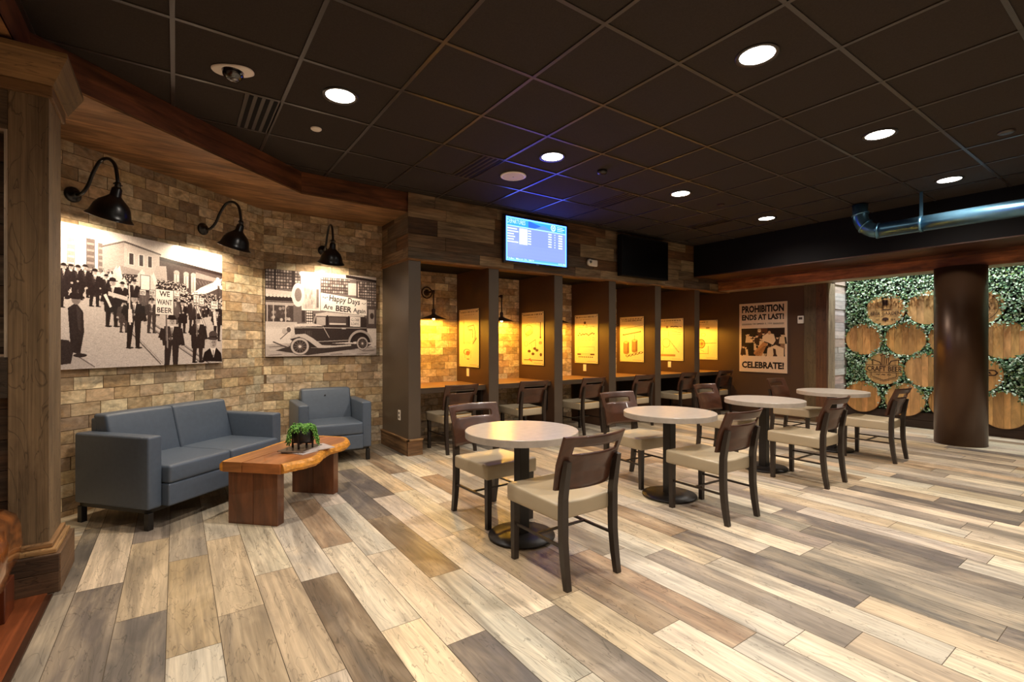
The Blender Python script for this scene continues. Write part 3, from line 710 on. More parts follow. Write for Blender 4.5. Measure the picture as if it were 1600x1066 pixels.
# ------------------------------------------------------------------ pictures on the brick
SEP = lambda v: (26+v*228, 14+v*228, 14+v*222)             # sepia-toned print, v 0..1
def man(c, x, y, h, tone=.05, seed=0, hat='bowler', coat=True, arm=0, al=1):
    """a walking man in a dark coat: feet at (x,y), height h of canvas height"""
    r = random.Random(seed); a = c.h/c.w; w_ = h*a; D = SEP(tone); sk = SEP(.72)
    lw = .055*w_
    for sx, k in ((-1, .10), (1, .06)):
        c.poly([(x+sx*.002*w_, y-.5*h), (x+sx*.125*w_, y-.5*h), (x+sx*(k+.035)*w_, y-.02*h), (x+sx*(k-.035)*w_, y-.02*h)], D, al)
        c.ell(x+sx*k*w_+.02*w_, y-.012*h, .07*w_, .018*h, SEP(.02), al)
    hem = .30 if coat else .5
    c.poly([(x-.13*w_, y-.82*h), (x+.13*w_, y-.82*h), (x+.17*w_, y-.6*h), (x+.155*w_, y-hem*h), (x-.155*w_, y-hem*h), (x-.17*w_, y-.6*h)], D, al)
    for sx in (-1, 1):
        if arm and sx == arm:
            c.line(x+sx*.15*w_, y-.78*h, x+sx*.2*w_, y-.62*h, .075*h, D, al); c.line(x+sx*.2*w_, y-.62*h, x+sx*.04*w_, y-.62*h, .06*h, D, al); c.ell(x+sx*.02*w_, y-.62*h, .035*w_, .025*h, sk, al)
        else:
            c.line(x+sx*.15*w_, y-.79*h, x+sx*.2*w_, y-.5*h, .07*h, D, al); c.ell(x+sx*.2*w_, y-.47*h, .03*w_, .03*h, sk, al)
    c.poly([(x-.04*w_, y-.83*h), (x+.04*w_, y-.83*h), (x, y-.66*h)], SEP(.9), al)
    c.line(x, y-.80*h, x, y-.68*h, .012*h, D, al)
    c.poly([(x-.09*w_, y-.8*h), (x-.02*w_, y-.8*h), (x, y-.6*h), (x-.03*w_, y-.55*h)], SEP(tone+.1), al*.7)
    c.ell(x, y-.90*h, .058*w_, .065*h, sk, al); c.ell(x+.018*w_, y-.90*h, .03*w_, .05*h, SEP(.55), al*.6)
    c.ell(x-.02*w_, y-.905*h, .009*w_, .007*h, SEP(.1), al); c.ell(x+.02*w_, y-.905*h, .009*w_, .007*h, SEP(.1), al); c.rect(x-.018*w_, y-.876*h, x+.018*w_, y-.87*h, SEP(.2), al)
    c.ell(x, y-.945*h, .105*w_, .017*h, SEP(.03), al)
    c.ell(x, y-.972*h, .068*w_, .042*h, SEP(.06), al); c.rect(x-.066*w_, y-.966*h, x+.066*w_, y-.946*h, SEP(.03), al)
def placard(c, x0, y0, x1, y1, lines, px, pb, tx=None):
    c.line(px, y1, px, pb, .009, SEP(.35)); c.rect(x0-.003, y0-.004, x1+.003, y1+.004, SEP(.25)); c.rect(x0, y0, x1, y1, SEP(.97))
    n = len(lines)
    for i, l in enumerate(lines):
        hh = (y1-y0)/n; c.text(l, (x0+x1)/2, y0+hh*(i+.5), hh*.66, (x1-x0)*(.86 if len(l) > 2 else .6), SEP(.05), .02)
def parade():
    c = Canvas(1.55, 1.095, 580, 410, SEP(.93)); r = random.Random(4)
    k0 = .12                                                # left strip hidden by the pillar
    X = lambda u: k0+(1-k0)*u
    # sky, far buildings
    c.rect(0, 0, 1, .42, SEP(.96))
    for (a, b, t0, d) in ((.0, .04, .10, .62), (.095, .14, .08, .35), (.155, .19, .1, .42)):
        c.rect(X(a), t0, X(b), .42, SEP(d))
        for k in range(6): c.rect(X(a)+.004, t0+.03+k*.045, X(b)-.004, t0+.045+k*.045, SEP(d+.2))
    c.poly([(X(.18), .10), (X(.30), .055), (X(.52), .10), (X(.52), .42), (X(.18), .42)], SEP(.78))
    c.poly([(X(.18), .13), (X(.30), .065), (X(.30), .42), (X(.18), .42)], SEP(.70)); c.line(X(.17), .125, X(.30), .055, .012, SEP(.4)); c.line(X(.30), .055, X(.53), .105, .014, SEP(.35))
    for a in (.33, .39, .445): c.rect(X(a)-.004, .13, X(a+.025)+.004, .225, SEP(.9)); c.rect(X(a), .135, X(a+.025), .22, SEP(.18))
    c.poly([(X(.20), .29), (X(.28), .24), (X(.41), .26), (X(.44), .34), (X(.2), .33)], SEP(.62)); c.poly([(X(.24), .30), (X(.43), .29), (X(.43), .37), (X(.24), .37)], SEP(.15))
    c.poly([(X(.52), .14), (X(1), .20), (X(1.0), .5), (X(.52), .42)], SEP(.26)); c.poly([(X(.52), .12), (X(1), .17), (X(1), .20), (X(.52), .15)], SEP(.1))
    c.poly([(X(.46), .34), (X(.50), .20), (X(.565), .19), (X(.575), .35)], SEP(.72))
    for a in (.62, .69, .745): c.rect(X(a), .23, X(a)+.032, .40, SEP(.82)); c.rect(X(a)+.012, .23, X(a)+.016, .40, SEP(.3)); c.ell(X(a)+.016, .23, .018, .02, SEP(.7))
    c.poly([(X(.78), .20), (X(1), .235), (X(1), .27), (X(.78), .25)], SEP(.55))
    c.poly([(X(.74), .40), (X(.82), .33), (X(1.0), .22), (X(.96), .32), (X(.86), .38)], SEP(.98))
    for k in range(9): c.line(X(.78+k*.025), .27, X(.80+k*.025), .31, .004, SEP(.5))
    # street
    c.poly([(0, .38), (1, .50), (1, 1), (0, 1)], SEP(.80))
    for k in range(1400):
        y = r.uniform(.45, 1); x = r.random(); s_ = (y-.38)*.03; c.poly([(x, y), (x+s_, y+.002), (x+s_, y+.004), (x, y+.002)], SEP(r.uniform(.55, .95)), .8)
    for a in ((.16, .50, .62, .99), (.42, .62, .98, 1.0), (.44, .68, .9, .98)):
        c.line(X(a[0]), a[1], X(a[2])-.08, a[3], .010, SEP(.35)); c.line(X(a[0])+.012, a[1], X(a[2])-.065, a[3], .004, SEP(.5))
    c.poly([(0, .93), (X(.06), .90), (X(.14), .99), (0, 1)], SEP(.72)); c.line(X(.04), .9, X(.14), .99, .006, SEP(.3))
    # crowd bands: many small heads and hats
    def crowd(x0, x1, y0, y1, n, s0, s1):
        P = sorted([(r.uniform(0, 1), r.uniform(x0, x1)) for _ in range(n)])
        for t_, x in P:
            y = y0+(y1-y0)*t_; s_ = s0+(s1-s0)*t_; d = r.choice([.03, .06, .1, .2])
            c.poly([(x-s_*.45, y+s_*.6), (x+s_*.45, y+s_*.6), (x+s_*.6, y+s_*3.6), (x-s_*.6, y+s_*3.6)], SEP(d))
            c.ell(x, y, s_*.28, s_*.45, SEP(r.uniform(.7, .95))); c.ell(x, y-s_*.38, s_*.38, s_*.22, SEP(r.choice([.03, .1, .85])))
    crowd(0, X(.30), .28, .34, 110, .008, .012); crowd(X(.28), X(.62), .30, .40, 170, .009, .014)
    crowd(X(.45), X(.72), .31, .40, 130, .010, .014); crowd(X(.62), 1.0, .38, .47, 150, .012, .019)
    crowd(0, X(.2), .34, .42, 60, .014, .02); crowd(X(.68), 1.0, .44, .52, 50, .015, .022)
    for k in range(26): 
        x = X(r.uniform(.1, .5)); y = r.uniform(.28, .40); c.poly([(x, y), (x+r.uniform(.01, .03), y-.05), (x+.04, y+.04), (x+.01, y+.06)], SEP(r.uniform(.85, 1)), .9)
    for i, (x, y, h) in enumerate([(.02, .50, .22), (.055, .52, .24), (.09, .50, .23), (.14, .56, .27), (.20, .52, .2), (.29, .60, .24), (.36, .58, .25)]): man(c, X(x), y, h, .06, i)
    man(c, X(.235), .70, .36, .05, 31, arm=1); c.poly([(X(.20), .46), (X(.23), .55), (X(.22), .56), (X(.185), .47)], SEP(.95)); c.poly([(X(.21), .44), (X(.32), .47), (X(.32), .50), (X(.21), .47)], SEP(.9), .9)
    man(c, X(.42), .60, .22, .3, 33); man(c, X(.30), .74, .24, .2, 37); man(c, X(.47), .74, .28, .16, 34, coat=False, arm=-1)
    man(c, X(.36), .86, .42, .04, 36, coat=False, arm=-1); c.line(X(.33), .38, X(.335), .68, .01, SEP(.85)); c.poly([(X(.325), .56), (X(.345), .56), (X(.35), .66), (X(.325), .66)], SEP(.9))
    placard(c, X(.40), .29, X(.455), .40, ['', ''], X(.43), .5); placard(c, X(.395), .405, X(.43), .445, ['BEER'], X(.41), .5)
    placard(c, X(.455), .40, X(.49), .44, ['BEER'], X(.47), .5)
    man(c, X(.68), .735, .28, .06, 40, arm=1); man(c, X(.63), .66, .2, .3, 41)
    man(c, X(.76), .70, .27, .12, 43); c.poly([(X(.77), .50), (X(.80), .49), (X(.87), .70), (X(.85), .71)], SEP(.92)); c.line(X(.785), .5, X(.86), .7, .006, SEP(.3)); c.line(X(.80), .5, X(.87), .69, .006, SEP(.4))
    for (x0, y0, x1, y1, px) in ((.765, .40, .805, .485, .785), (.81, .42, .845, .49, .825), (.905, .44, .965, .53, .93), (.62, .38, .66, .44, .64)):
        placard(c, X(x0), y0, X(x1), y1, ['WE', 'WANT', 'BEER'], X(px), y1+.1)
    c.line(X(.965), .27, X(.965), .62, .010, SEP(.15))
    for (x, y) in ((.962, .235), (.945, .265), (.975, .275), (.938, .30), (.992, .305)): c.ell(X(x), y, .014, .019, SEP(1))
    man(c, X(.955), .80, .29, .08, 44, coat=False, arm=-1); c.poly([(X(.92), .54), (X(.94), .52), (X(.955), .66), (X(.93), .66)], SEP(.9))
    man(c, X(.80), .99, .41, .08, 45, arm=-1); c.line(X(.785), .42, X(.79), .76, .008, SEP(.5)); c.ell(X(.802), .575, .012, .018, SEP(.15))
    man(c, X(.605), 1.09, .50, .09, 46, coat=False, arm=-1); c.line(X(.565), .56, X(.575), .86, .012, SEP(.55))
    pass
    placard(c, X(.495), .385, X(.615), .585, ['WE', 'WANT', 'BEER'], X(.565), .80)
    # big man, right foreground
    c.poly([(X(.83), .98), (X(.85), .90), (X(.90), .86), (X(.95), .86), (X(.99), .91), (X(1.0), .99)], SEP(.03)); c.poly([(X(.895), .86), (X(.945), .86), (X(.925), .95)], SEP(.95)); c.line(X(.922), .88, X(.922), .94, .008, SEP(.05))
    c.ell(X(.922), .815, .026, .052, SEP(.72)); c.ell(X(.93), .815, .016, .04, SEP(.5), .6); c.ell(X(.914), .81, .004, .005, SEP(.1)); c.ell(X(.931), .81, .004, .005, SEP(.1)); c.rect(X(.915), .84, X(.93), .845, SEP(.2))
    c.ell(X(.922), .775, .045, .016, SEP(.15)); c.ell(X(.922), .745, .032, .038, SEP(.22)); c.rect(X(.89), .755, X(.955), .768, SEP(.05))
    # man at the left border, seen from behind
    c.poly([(X(.005), .58), (X(.045), .54), (X(.08), .60), (X(.085), .74), (X(.065), .90), (X(.02), .88)], SEP(.09)); c.poly([(X(.045), .56), (X(.07), .6), (X(.07), .74), (X(.055), .72)], SEP(.2), .7); c.ell(X(.045), .52, .020, .034, SEP(.45)); c.ell(X(.042), .505, .042, .012, SEP(.05)); c.ell(X(.04), .49, .024, .022, SEP(.06))
    c.poly([(0, .78), (X(.01), .80), (X(.035), .86), (X(.02), .96), (0, .98)], SEP(.12)); c.ell(X(.065), .905, .03, .014, SEP(.1))
    for i in range(7): man(c, i*.018, .52+.03*(i % 3), .24, .08, i+60)
    c.noise(.10, 3); c.noise(.06, 8, 3)
    return c
def framed(name, label, c, O2, ang, zc, th=.03):
    t = thing(name, label, 'picture', (O2[0], O2[1], zc), ang)
    mb = MB(); mb.box(0, c.w, -th, 0, 0, c.h); mb.build('backing_panel', M['dark'], t)
    c.build('print', M['print'], (0, -th-.001, 0), (1, 0, 0), (0, 0, 1), t)
    return t
framed('parade_photograph', 'large sepia photograph of a parade of men in hats with WE WANT BEER signs', parade(), wl(-2.145, .012), ANG, 1.107)

def oldcar():
    c = Canvas(1.28, 1.0, 480, 375, SEP(.62)); r = random.Random(9)
    c.rect(0, 0, 1, .68, SEP(.42))
    for (x0, x1, y0, y1, nx, ny, d) in ((.0, .29, .0, .22, 12, 6, .12), (.47, .74, .05, .24, 13, 5, .15), (.81, 1.0, .07, .38, 8, 9, .15)):
        c.rect(x0, y0, x1, y1, SEP(d))
        for i in range(nx):
            for j in range(ny): 
                a = x0+(x1-x0)*(i+.12)/nx; b = y0+(y1-y0)*(j+.15)/ny; c.rect(a, b, a+(x1-x0)*.72/nx, b+(y1-y0)*.66/ny, SEP(r.uniform(.35, .8)))
    c.rect(.07, 0, .085, .24, SEP(.05)); c.rect(.22, 0, .24, .55, SEP(.1))
    c.rect(.47, .0, 1, .05, SEP(.9)); c.poly([(.70, .0), (1, .04), (1, .07), (.7, .04)], SEP(.1)); c.rect(.72, .10, .82, .25, SEP(.88)); c.rect(.80, .07, .815, .4, SEP(.2))
    c.poly([(0, .23), (.26, .25), (.27, .30), (0, .285)], SEP(.85)); c.rect(0, .29, .24, .36, SEP(.08))
    for k in range(9): c.ell(.015+k*.029, .30, .014, .018, SEP(.9))
    c.rect(0, .37, .23, .60, SEP(.2)); c.rect(.0, .38, .24, .41, SEP(.7))
    for k in range(26): x = r.uniform(0, .22); y = r.uniform(.42, .58); c.ell(x, y, .012, .018, SEP(r.uniform(.1, .8)))
    for x in (.01, .06, .16): c.rect(x, .38, x+.008, .60, SEP(.75))
    c.rect(.23, .40, .34, .60, SEP(.4)); c.rect(.30, .42, .33, .6, SEP(.15)); c.rect(.0, .60, .26, .66, SEP(.8)); c.rect(.9, .38, 1, .66, SEP(.25)); c.rect(.92, .42, .98, .6, SEP(.6))
    c.ell(.955, .5, .02, .04, SEP(.15)); c.rect(0, .66, 1, .68, SEP(.85))
    c.rect(0, .68, 1, 1, SEP(.9)); c.poly([(0, .86), (.3, .84), (1, .9), (1, 1), (0, 1)], SEP(.72))
    for k in range(50):
        x = r.random(); y = r.uniform(.86, .99); c.poly([(x, y), (x+.12, y-.01), (x+.13, y+.004), (x+.02, y+.01)], SEP(r.uniform(.35, .95)), .6)
    # giant mug on the roof
    c.poly([(.29, .02), (.46, .0), (.47, .46), (.30, .46)], SEP(.97)); c.ell(.38, .03, .10, .06, SEP(1)); c.poly([(.30, .2), (.44, .2), (.45, .44), (.31, .44)], SEP(.8)); c.rect(.43, .2, .45, .42, SEP(.45))
    for k in range(40): c.ell(r.uniform(.31, .41), r.uniform(.2, .42), .008, .03, SEP(r.uniform(.55, 1)), .6)
    c.ell(.27, .28, .055, .14, SEP(.97), 1, .55); c.ell(.27, .28, .03, .08, SEP(.5))
    # banner
    c.poly([(.465, .235), (.905, .30), (.905, .50), (.465, .455)], SEP(.98))
    for a, b in (((.465, .235), (.905, .30)), ((.465, .455), (.905, .50)), ((.905, .3), (.905, .5)), ((.465, .235), (.465, .455))): c.line(*a, *b, .006, SEP(.35))
    c.text('Happy Days', .69, .325, .095, .29, SEP(.08), .02, rot=.10); c.text('Are', .535, .405, .060, .085, SEP(.08), .02, rot=.08); c.text('BEER', .68, .425, .07, .15, SEP(.04), .03, rot=.08); c.text('Again', .83, .448, .072, .12, SEP(.08), .015, rot=.08)
    for k in range(3): c.ell(.49+k*.018, .29+.01*(k % 2), .008, .006, SEP(.4)); c.ell(.86+k*.014, .345+.01*(k % 2), .006, .006, SEP(.4))
    # decorated spare panel
    c.rect(.34, .46, .40, .62, SEP(.08))
    for i in range(3):
        for j in range(5): c.ell(.35+i*.018, .475+j*.032, .008, .011, SEP(.9))
    # shadow
    c.poly([(.08, .93), (.35, .99), (.9, .90), (.95, .86), (.3, .84)], SEP(.12))
    # body
    c.poly([(.41, .50), (.50, .475), (.88, .50), (.90, .54), (.90, .66), (.40, .66)], SEP(.14)); c.poly([(.42, .495), (.52, .47), (.88, .495), (.88, .515), (.42, .52)], SEP(.82))
    c.rect(.43, .53, .51, .63, SEP(.72)); c.poly([(.415, .52), (.43, .52), (.40, .64), (.385, .64)], SEP(.6)); c.rect(.54, .53, .70, .62, SEP(.3)); c.rect(.545, .60, .70, .62, SEP(.85)); c.rect(.74, .52, .84, .64, SEP(.95)); c.rect(.52, .51, .535, .65, SEP(.05)); c.rect(.72, .51, .735, .65, SEP(.05))
    c.text('GLOBE', .79, .555, .035, .08, SEP(.3), .01); c.text('LOANS', .79, .605, .035, .075, SEP(.3), .01)
    c.poly([(.22, .66), (.40, .635), (.90, .64), (.91, .70), (.88, .82), (.42, .86), (.30, .76), (.22, .74)], SEP(.10)); c.line(.24, .665, .90, .655, .008, SEP(.75)); c.poly([(.24, .62), (.40, .61), (.50, .64), (.24, .655)], SEP(.88))
    for k in range(9): c.line(.33+k*.007, .70, .33+k*.007, .76, .002, SEP(.35))
    c.line(.49, .65, .545, .78, .006, SEP(.8)); c.line(.40, .83, .72, .81, .008, SEP(.7)); c.rect(.66, .665, .70, .673, SEP(.9))
    c.poly([(.20, .64), (.235, .63), (.245, .80), (.21, .82)], SEP(.85)); c.ell(.19, .69, .028, .045, SEP(.9)); c.ell(.19, .69, .018, .03, SEP(.3)); c.ell(.155, .71, .02, .035, SEP(.75)); c.line(.06, .83, .18, .90, .014, SEP(.2)); c.line(.06, .82, .19, .885, .005, SEP(.85)); c.line(.12, .80, .20, .70, .010, SEP(.3))
    # fenders and wheels
    def fender(cx, cy, rx, ry, a0, a1, c_, w_):
        P = [(cx+rx*math.cos(a), cy-ry*math.sin(a)) for a in np.linspace(a0, a1, 18)]; Q = [(cx+(rx-w_)*math.cos(a), cy-(ry-w_*1.2)*math.sin(a)) for a in np.linspace(a1, a0, 18)]; c.poly(P+Q, c_)
    c.poly([(.19, .80), (.24, .745), (.33, .735), (.40, .79), (.48, .87), (.60, .875), (.75, .86), (.75, .88), (.50, .905), (.38, .9), (.30, .82)], SEP(.80)); c.poly([(.2, .80), (.28, .77), (.36, .82), (.44, .90), (.3, .9)], SEP(.06))
    fender(.84, .85, .12, .17, .1, PI-.1, SEP(.7), .03); fender(.84, .85, .10, .14, .1, PI-.1, SEP(.05), .03)
    for (x, y, rx, ry) in ((.285, .885, .083, .105), (.86, .85, .058, .086)):
        c.ell(x, y, rx, ry, SEP(.15)); c.ell(x, y, rx*.93, ry*.93, SEP(.78)); c.ell(x, y, rx*.72, ry*.72, SEP(.12))
        for k in range(12): a = k*PI/6; c.line(x, y, x+rx*.68*math.cos(a), y+ry*.68*math.sin(a), .005, SEP(.45))
        c.ell(x, y, rx*.3, ry*.3, SEP(.35)); c.ell(x, y, rx*.16, ry*.16, SEP(.9))
    c.noise(.10, 5); c.noise(.05, 6, 3)
    return c
framed('old_car_photograph', 'sepia photograph of an old car carrying a Happy Days Are BEER Again banner', oldcar(), (.836, YB-.008), 0, 1.152)

# prohibition poster on the end wall (faces -x)
def prohibition():
    B = (232, 204, 178); K = (30, 16, 14); c = Canvas(.87, 1.27, 280, 410, B)
    c.text('PROHIBITION', .5, .085, .105, .88, K, .045); c.text('ENDS AT LAST!', .5, .205, .085, .88, K, .045)
    c.text('DECEMBER 5, 1933', .5, .302, .026, .40, K, .01)
    for k in range(3): c.rect(.06, .292+k*.009, .28, .296+k*.009, K); c.rect(.72, .292+k*.009, .94, .296+k*.009, K)
    c.text('CELEBRATE!', .5, .895, .10, .88, K, .045)
    x0, y0, x1, y1 = .05, .365, .955, .765; c.rect(x0, y0, x1, y1, (44, 26, 18)); r = random.Random(2)
    X = lambda u: x0+(x1-x0)*u; Y = lambda v: y0+(y1-y0)*v
    c.rect(X(.38), Y(0), X(.62), Y(.3), (96, 52, 30)); c.ell(X(.43), Y(.1), .035, .02, (235, 200, 150)); c.poly([(X(.4), Y(.02)), (X(.46), Y(.02)), (X(.47), Y(.09)), (X(.39), Y(.09))], (190, 150, 110))
    for k in range(34):
        x, y = r.uniform(.02, .98), r.uniform(.2, .8); d = r.choice([(30, 18, 14), (60, 36, 24), (225, 190, 150), (150, 110, 80)])
        c.poly([(X(x-.05), Y(y+.06)), (X(x+.05), Y(y+.06)), (X(x+.07), Y(min(1, y+.3))), (X(x-.07), Y(min(1, y+.3)))], d)
        c.ell(X(x), Y(y), .024, .022, (228, 190, 150)); c.ell(X(x), Y(y-.035), .027, .013, r.choice([(30, 16, 12), (70, 40, 26)]))
    c.poly([(X(.50), Y(.30)), (X(.62), Y(.18)), (X(.76), Y(.22)), (X(.80), Y(.45)), (X(.74), Y(.60)), (X(.64), Y(.52)), (X(.5), Y(.45))], (238, 205, 170)); c.ell(X(.66), Y(.17), .03, .026, (200, 150, 110))
    c.poly([(X(.28), Y(.9)), (X(.52), Y(.5)), (X(.62), Y(.55)), (X(.48), Y(1)), (X(.36), Y(1))], (190, 130, 80))
    for k in range(8): c.line(X(.30+k*.03), Y(.95-k*.04), X(.42+k*.03), Y(.98-k*.05), .006, (60, 34, 20))
    c.poly([(X(.62), Y(.72)), (X(.80), Y(.6)), (X(.98), Y(.72)), (X(.98), Y(1)), (X(.84), Y(1)), (X(.78), Y(.8)), (X(.74), Y(1)), (X(.6), Y(1))], (232, 200, 165)); c.poly([(X(.74), Y(.72)), (X(.80), Y(.75)), (X(.82), Y(1)), (X(.76), Y(1))], (60, 36, 26))
    c.poly([(X(.18), Y(.55)), (X(.3), Y(.5)), (X(.3), Y(.95)), (X(.16), Y(.95))], (26, 15, 12)); c.ell(X(.24), Y(.45), .03, .026, (235, 200, 160))
    c.noise(.05, 3, 2)
    return c
t = thing('prohibition_poster', 'tall poster reading PROHIBITION ENDS AT LAST! CELEBRATE! on the brown end wall', 'poster', (ENDX-.002, 5.03, .775))
mb = MB(); mb.box(-.014, 0, -.87, 0, 0, 1.27); mb.build('backing_panel', M['poster' if 0 else 'white'], t)
prohibition().build('print', M['poster'], (-.0155, 0, 0), (0, -1, 0), (0, 0, 1), t)

# booth posters: patent-style drawings on cream paper
def patent(i):
    B = (236, 216, 168); K = (92, 62, 36); K2 = (150, 112, 70); c = Canvas(.54, .79, 150, 220, B)
    r = random.Random(i)
    for k, (yy, hh, ww) in enumerate([(.05, .026, [.84, .86, .86, .86, .8, .5][i]), (.10, .012, .5)]+([(.085, .026, .8)] if i == 3 else [])):   # headings too small to read in the photograph
        x = .5-ww/2 if i != 5 else .12
        while x < (.5+ww/2 if i != 5 else .12+ww):
            g = r.uniform(.012, .03); c.rect(x, yy-hh/2, x+g, yy+hh/2, K, .85); c.rect(x+g*.4, yy-hh*.2, x+g*.7, yy+hh*.3, B, .7); x += g+r.choice([.008, .008, .03])
    L = lambda *a, t=.006: c.line(*a, t, K); r = random.Random(i)
    if i == 0:
        L(.22, .2, .22, .55); L(.26, .2, .26, .6)
        for a, b in (((.45, .3), (.75, .28)), ((.75, .28), (.82, .40)), ((.82, .4), (.80, .52)), ((.45, .3), (.5, .36)), ((.5, .36), (.68, .36)), ((.68, .36), (.7, .5))): L(*a, *b, t=.012)
        L(.70, .60, .88, .50, t=.02); L(.68, .57, .85, .48); c.ell(.40, .74, .17, .05, K, 1, .85); c.ell(.45, .76, .10, .04, (190, 110, 80)); L(.28, .72, .30, .84); L(.62, .72, .60, .84); L(.40, .86, .52, .86, t=.012)
        for k in range(6): L(.2+k*.07, .60, .24+k*.07, .56)
    elif i == 1:
        for k in range(12): L(.1+k*.065, .20, .13+k*.065, .20+.008*(k % 3), t=.01)
        c.ell(.32, .34, .2, .10, K, 1, .93); c.poly([(.15, .40), (.45, .30), (.52, .40), (.2, .48)], K2, .4); L(.85, .2, .85, .46, t=.02); c.ell(.85, .48, .03, .02, K)
        for (x, y) in ((.35, .74), (.52, .79), (.70, .72), (.60, .69)): c.ell(x, y, .07, .026, K)
        L(.35, .60, .64, .52, t=.01); L(.35, .60, .35, .74); L(.64, .52, .64, .70); L(.45, .6, .52, .78); c.ell(.87, .80, .05, .032, K); c.ell(.2, .6, .09, .05, K2, .6, .8); c.ell(.85, .58, .07, .03, K2, .6); c.rect(.1, .90, .95, .915, K); c.poly([(.3, .9), (.4, .87), (.5, .95)], (190, 110, 80))
    elif i == 2:
        L(.15, .26, .85, .25); L(.32, .26, .32, .38); L(.7, .26, .7, .38); c.ell(.45, .17, .05, .03, K); L(.4, .2, .38, .23, t=.01); L(.5, .2, .55, .23, t=.01)
        for k in range(24): c.ell(.15+k*.03, .40+r.uniform(-.02, .025), .02, .012, K)
        for k in range(5): c.ell(.2+k*.15, .5, .05, .03, K2, .7, .8)
        L(.15, .66, .85, .66); L(.15, .66, .15, .75); L(.85, .66, .85, .75); c.rect(.12, .80, .85, .83, K); c.rect(.28, .805, .68, .825, B)
        for k in range(8): c.ell(.2+k*.08, .87, .03, .012, K)
    elif i == 3:
        L(.15, .26, .95, .20, t=.01); L(.12, .40, .88, .33, t=.03); c.line(.18, .385, .86, .325, .006, B)
        for (x, y) in ((.27, .68), (.62, .64)):
            c.rect(x-.11, y-.11, x+.12, y+.12, K2, .85); c.ell(x+.005, y-.11, .115, .035, (215, 180, 120)); c.ell(x+.005, y+.12, .115, .035, K2); c.ell(x+.005, y-.11, .115, .035, K, 1, .88); L(x-.11, y-.1, x-.11, y+.12); c.rect(x+.05, y-.11, x+.12, y+.12, K, .6); L(x, y-.12, x, y-.24)
        for k in range(5): c.ell(.32+k*.14, .87-k*.02, .08, .022, K, 1, .6); L(.3+k*.14, .90-k*.02, .42+k*.14, .86-k*.02, t=.012)
    elif i == 4:
        c.ell(.30, .58, .16, .11, K, 1, .92); L(.42, .50, .82, .80, t=.02); c.line(.42, .50, .8, .78, .008, B); L(.20, .66, .14, .86)
        for k in range(9): c.ell(.5+k*.05, .20+r.uniform(-.01, .01), .03, .014, K)
        L(.4, .3, .4, .42); L(.55, .3, .9, .34); L(.55, .38, .9, .38); c.ell(.85, .225, .07, .022, (240, 225, 190)); c.rect(.08, .85, .68, .90, K2, .8); c.ell(.34, .20, .05, .03, K2)
    else:
        c.ell(.33, .60, .17, .12, K); c.ell(.33, .60, .14, .10, (205, 160, 90)); c.ell(.36, .60, .06, .04, K2); L(.05, .60, .95, .58, t=.01); L(.33, .30, .33, .72); c.ell(.42, .37, .10, .05, K2, .6, .7); L(.08, .85, .62, .85, t=.01); L(.08, .6, .08, .85); L(.62, .66, .62, .86); L(.2, .72, .45, .80)
        c.ell(.6, .2, .08, .02, K2)
    c.rect(.55, .955, .9, .962, K2, .6)
    c.noise(.04, i, 3)
    return c
PL = ['cream patent poster of a beer tap, in the first booth', 'cream patent poster of tools and chains, in the second booth', 'cream patent poster of long horizontal parts, in the third booth',
      'cream patent poster of two barrels, in the fourth booth', 'cream patent poster of a slanted rod, in the fifth booth', 'cream patent poster of a round valve, in the last booth on the end wall']
for i in range(6):
    x = PX[i+1] if i < 5 else ENDX
    t = thing('patent_poster', PL[i], 'poster', (x-.003, 6.02, .98), 0, 'patent posters in the booths')
    mb = MB(); mb.box(-.010, 0, -.54, 0, 0, .79); mb.build('backing_panel', M['goosemetal'], t)
    patent(i).build('print', M['poster'], (-.0115, 0, 0), (0, -1, 0), (0, 0, 1), t)
    for a in (-.52, -.02):
        for b in (.02, .77):
            mb = MB(); mb.lathe([(.007, .0115), (.007, .014), (0, .015)], 10, c=(0, a, b), ax='x'); mb.T = None
            for v in mb.v: v.x = -abs(v.x)
            mb.build('screw', M['goosemetal'], t)
    if i in (0, 2, 4):
        mb = MB(); mb.box(-.006, 0, -.035, .035, -.055, .055)
        o = mb.build('wall_outlet', M['white'], bevel=.002, loc=(x-.002, 5.79, .905)); tag(o, 'small white outlet plate under the poster in the '+BN[i], 'outlet')
t = thing('wall_outlet', 'small pale outlet plate low on the side of the first partition', 'outlet', (PX[0]-.0005, 5.53, .44))
mb = MB(); mb.box(-.006, 0, -.035, .035, -.06, .06); pl_ = mb.build('plate', M['white'], t, bevel=.002)
for z in (-.025, .025):
    mb = MB(); mb.box(-.008, -.004, -.016, .016, z-.014, z+.014); mb.build('socket', M['taupe'], pl_)
t = thing('wall_thermostat', 'small white thermostat box on the brown wall beside the timber post', 'thermostat', (ENDX-.0005, 3.93, 1.71))
mb = MB(); mb.box(-.035, 0, -.05, .05, -.065, .065); hs_ = mb.build('housing', M['white'], t, bevel=.006)
mb = MB(); mb.box(-.037, -.034, -.03, .03, .0, .04); mb.build('display', M['taupe'], hs_)

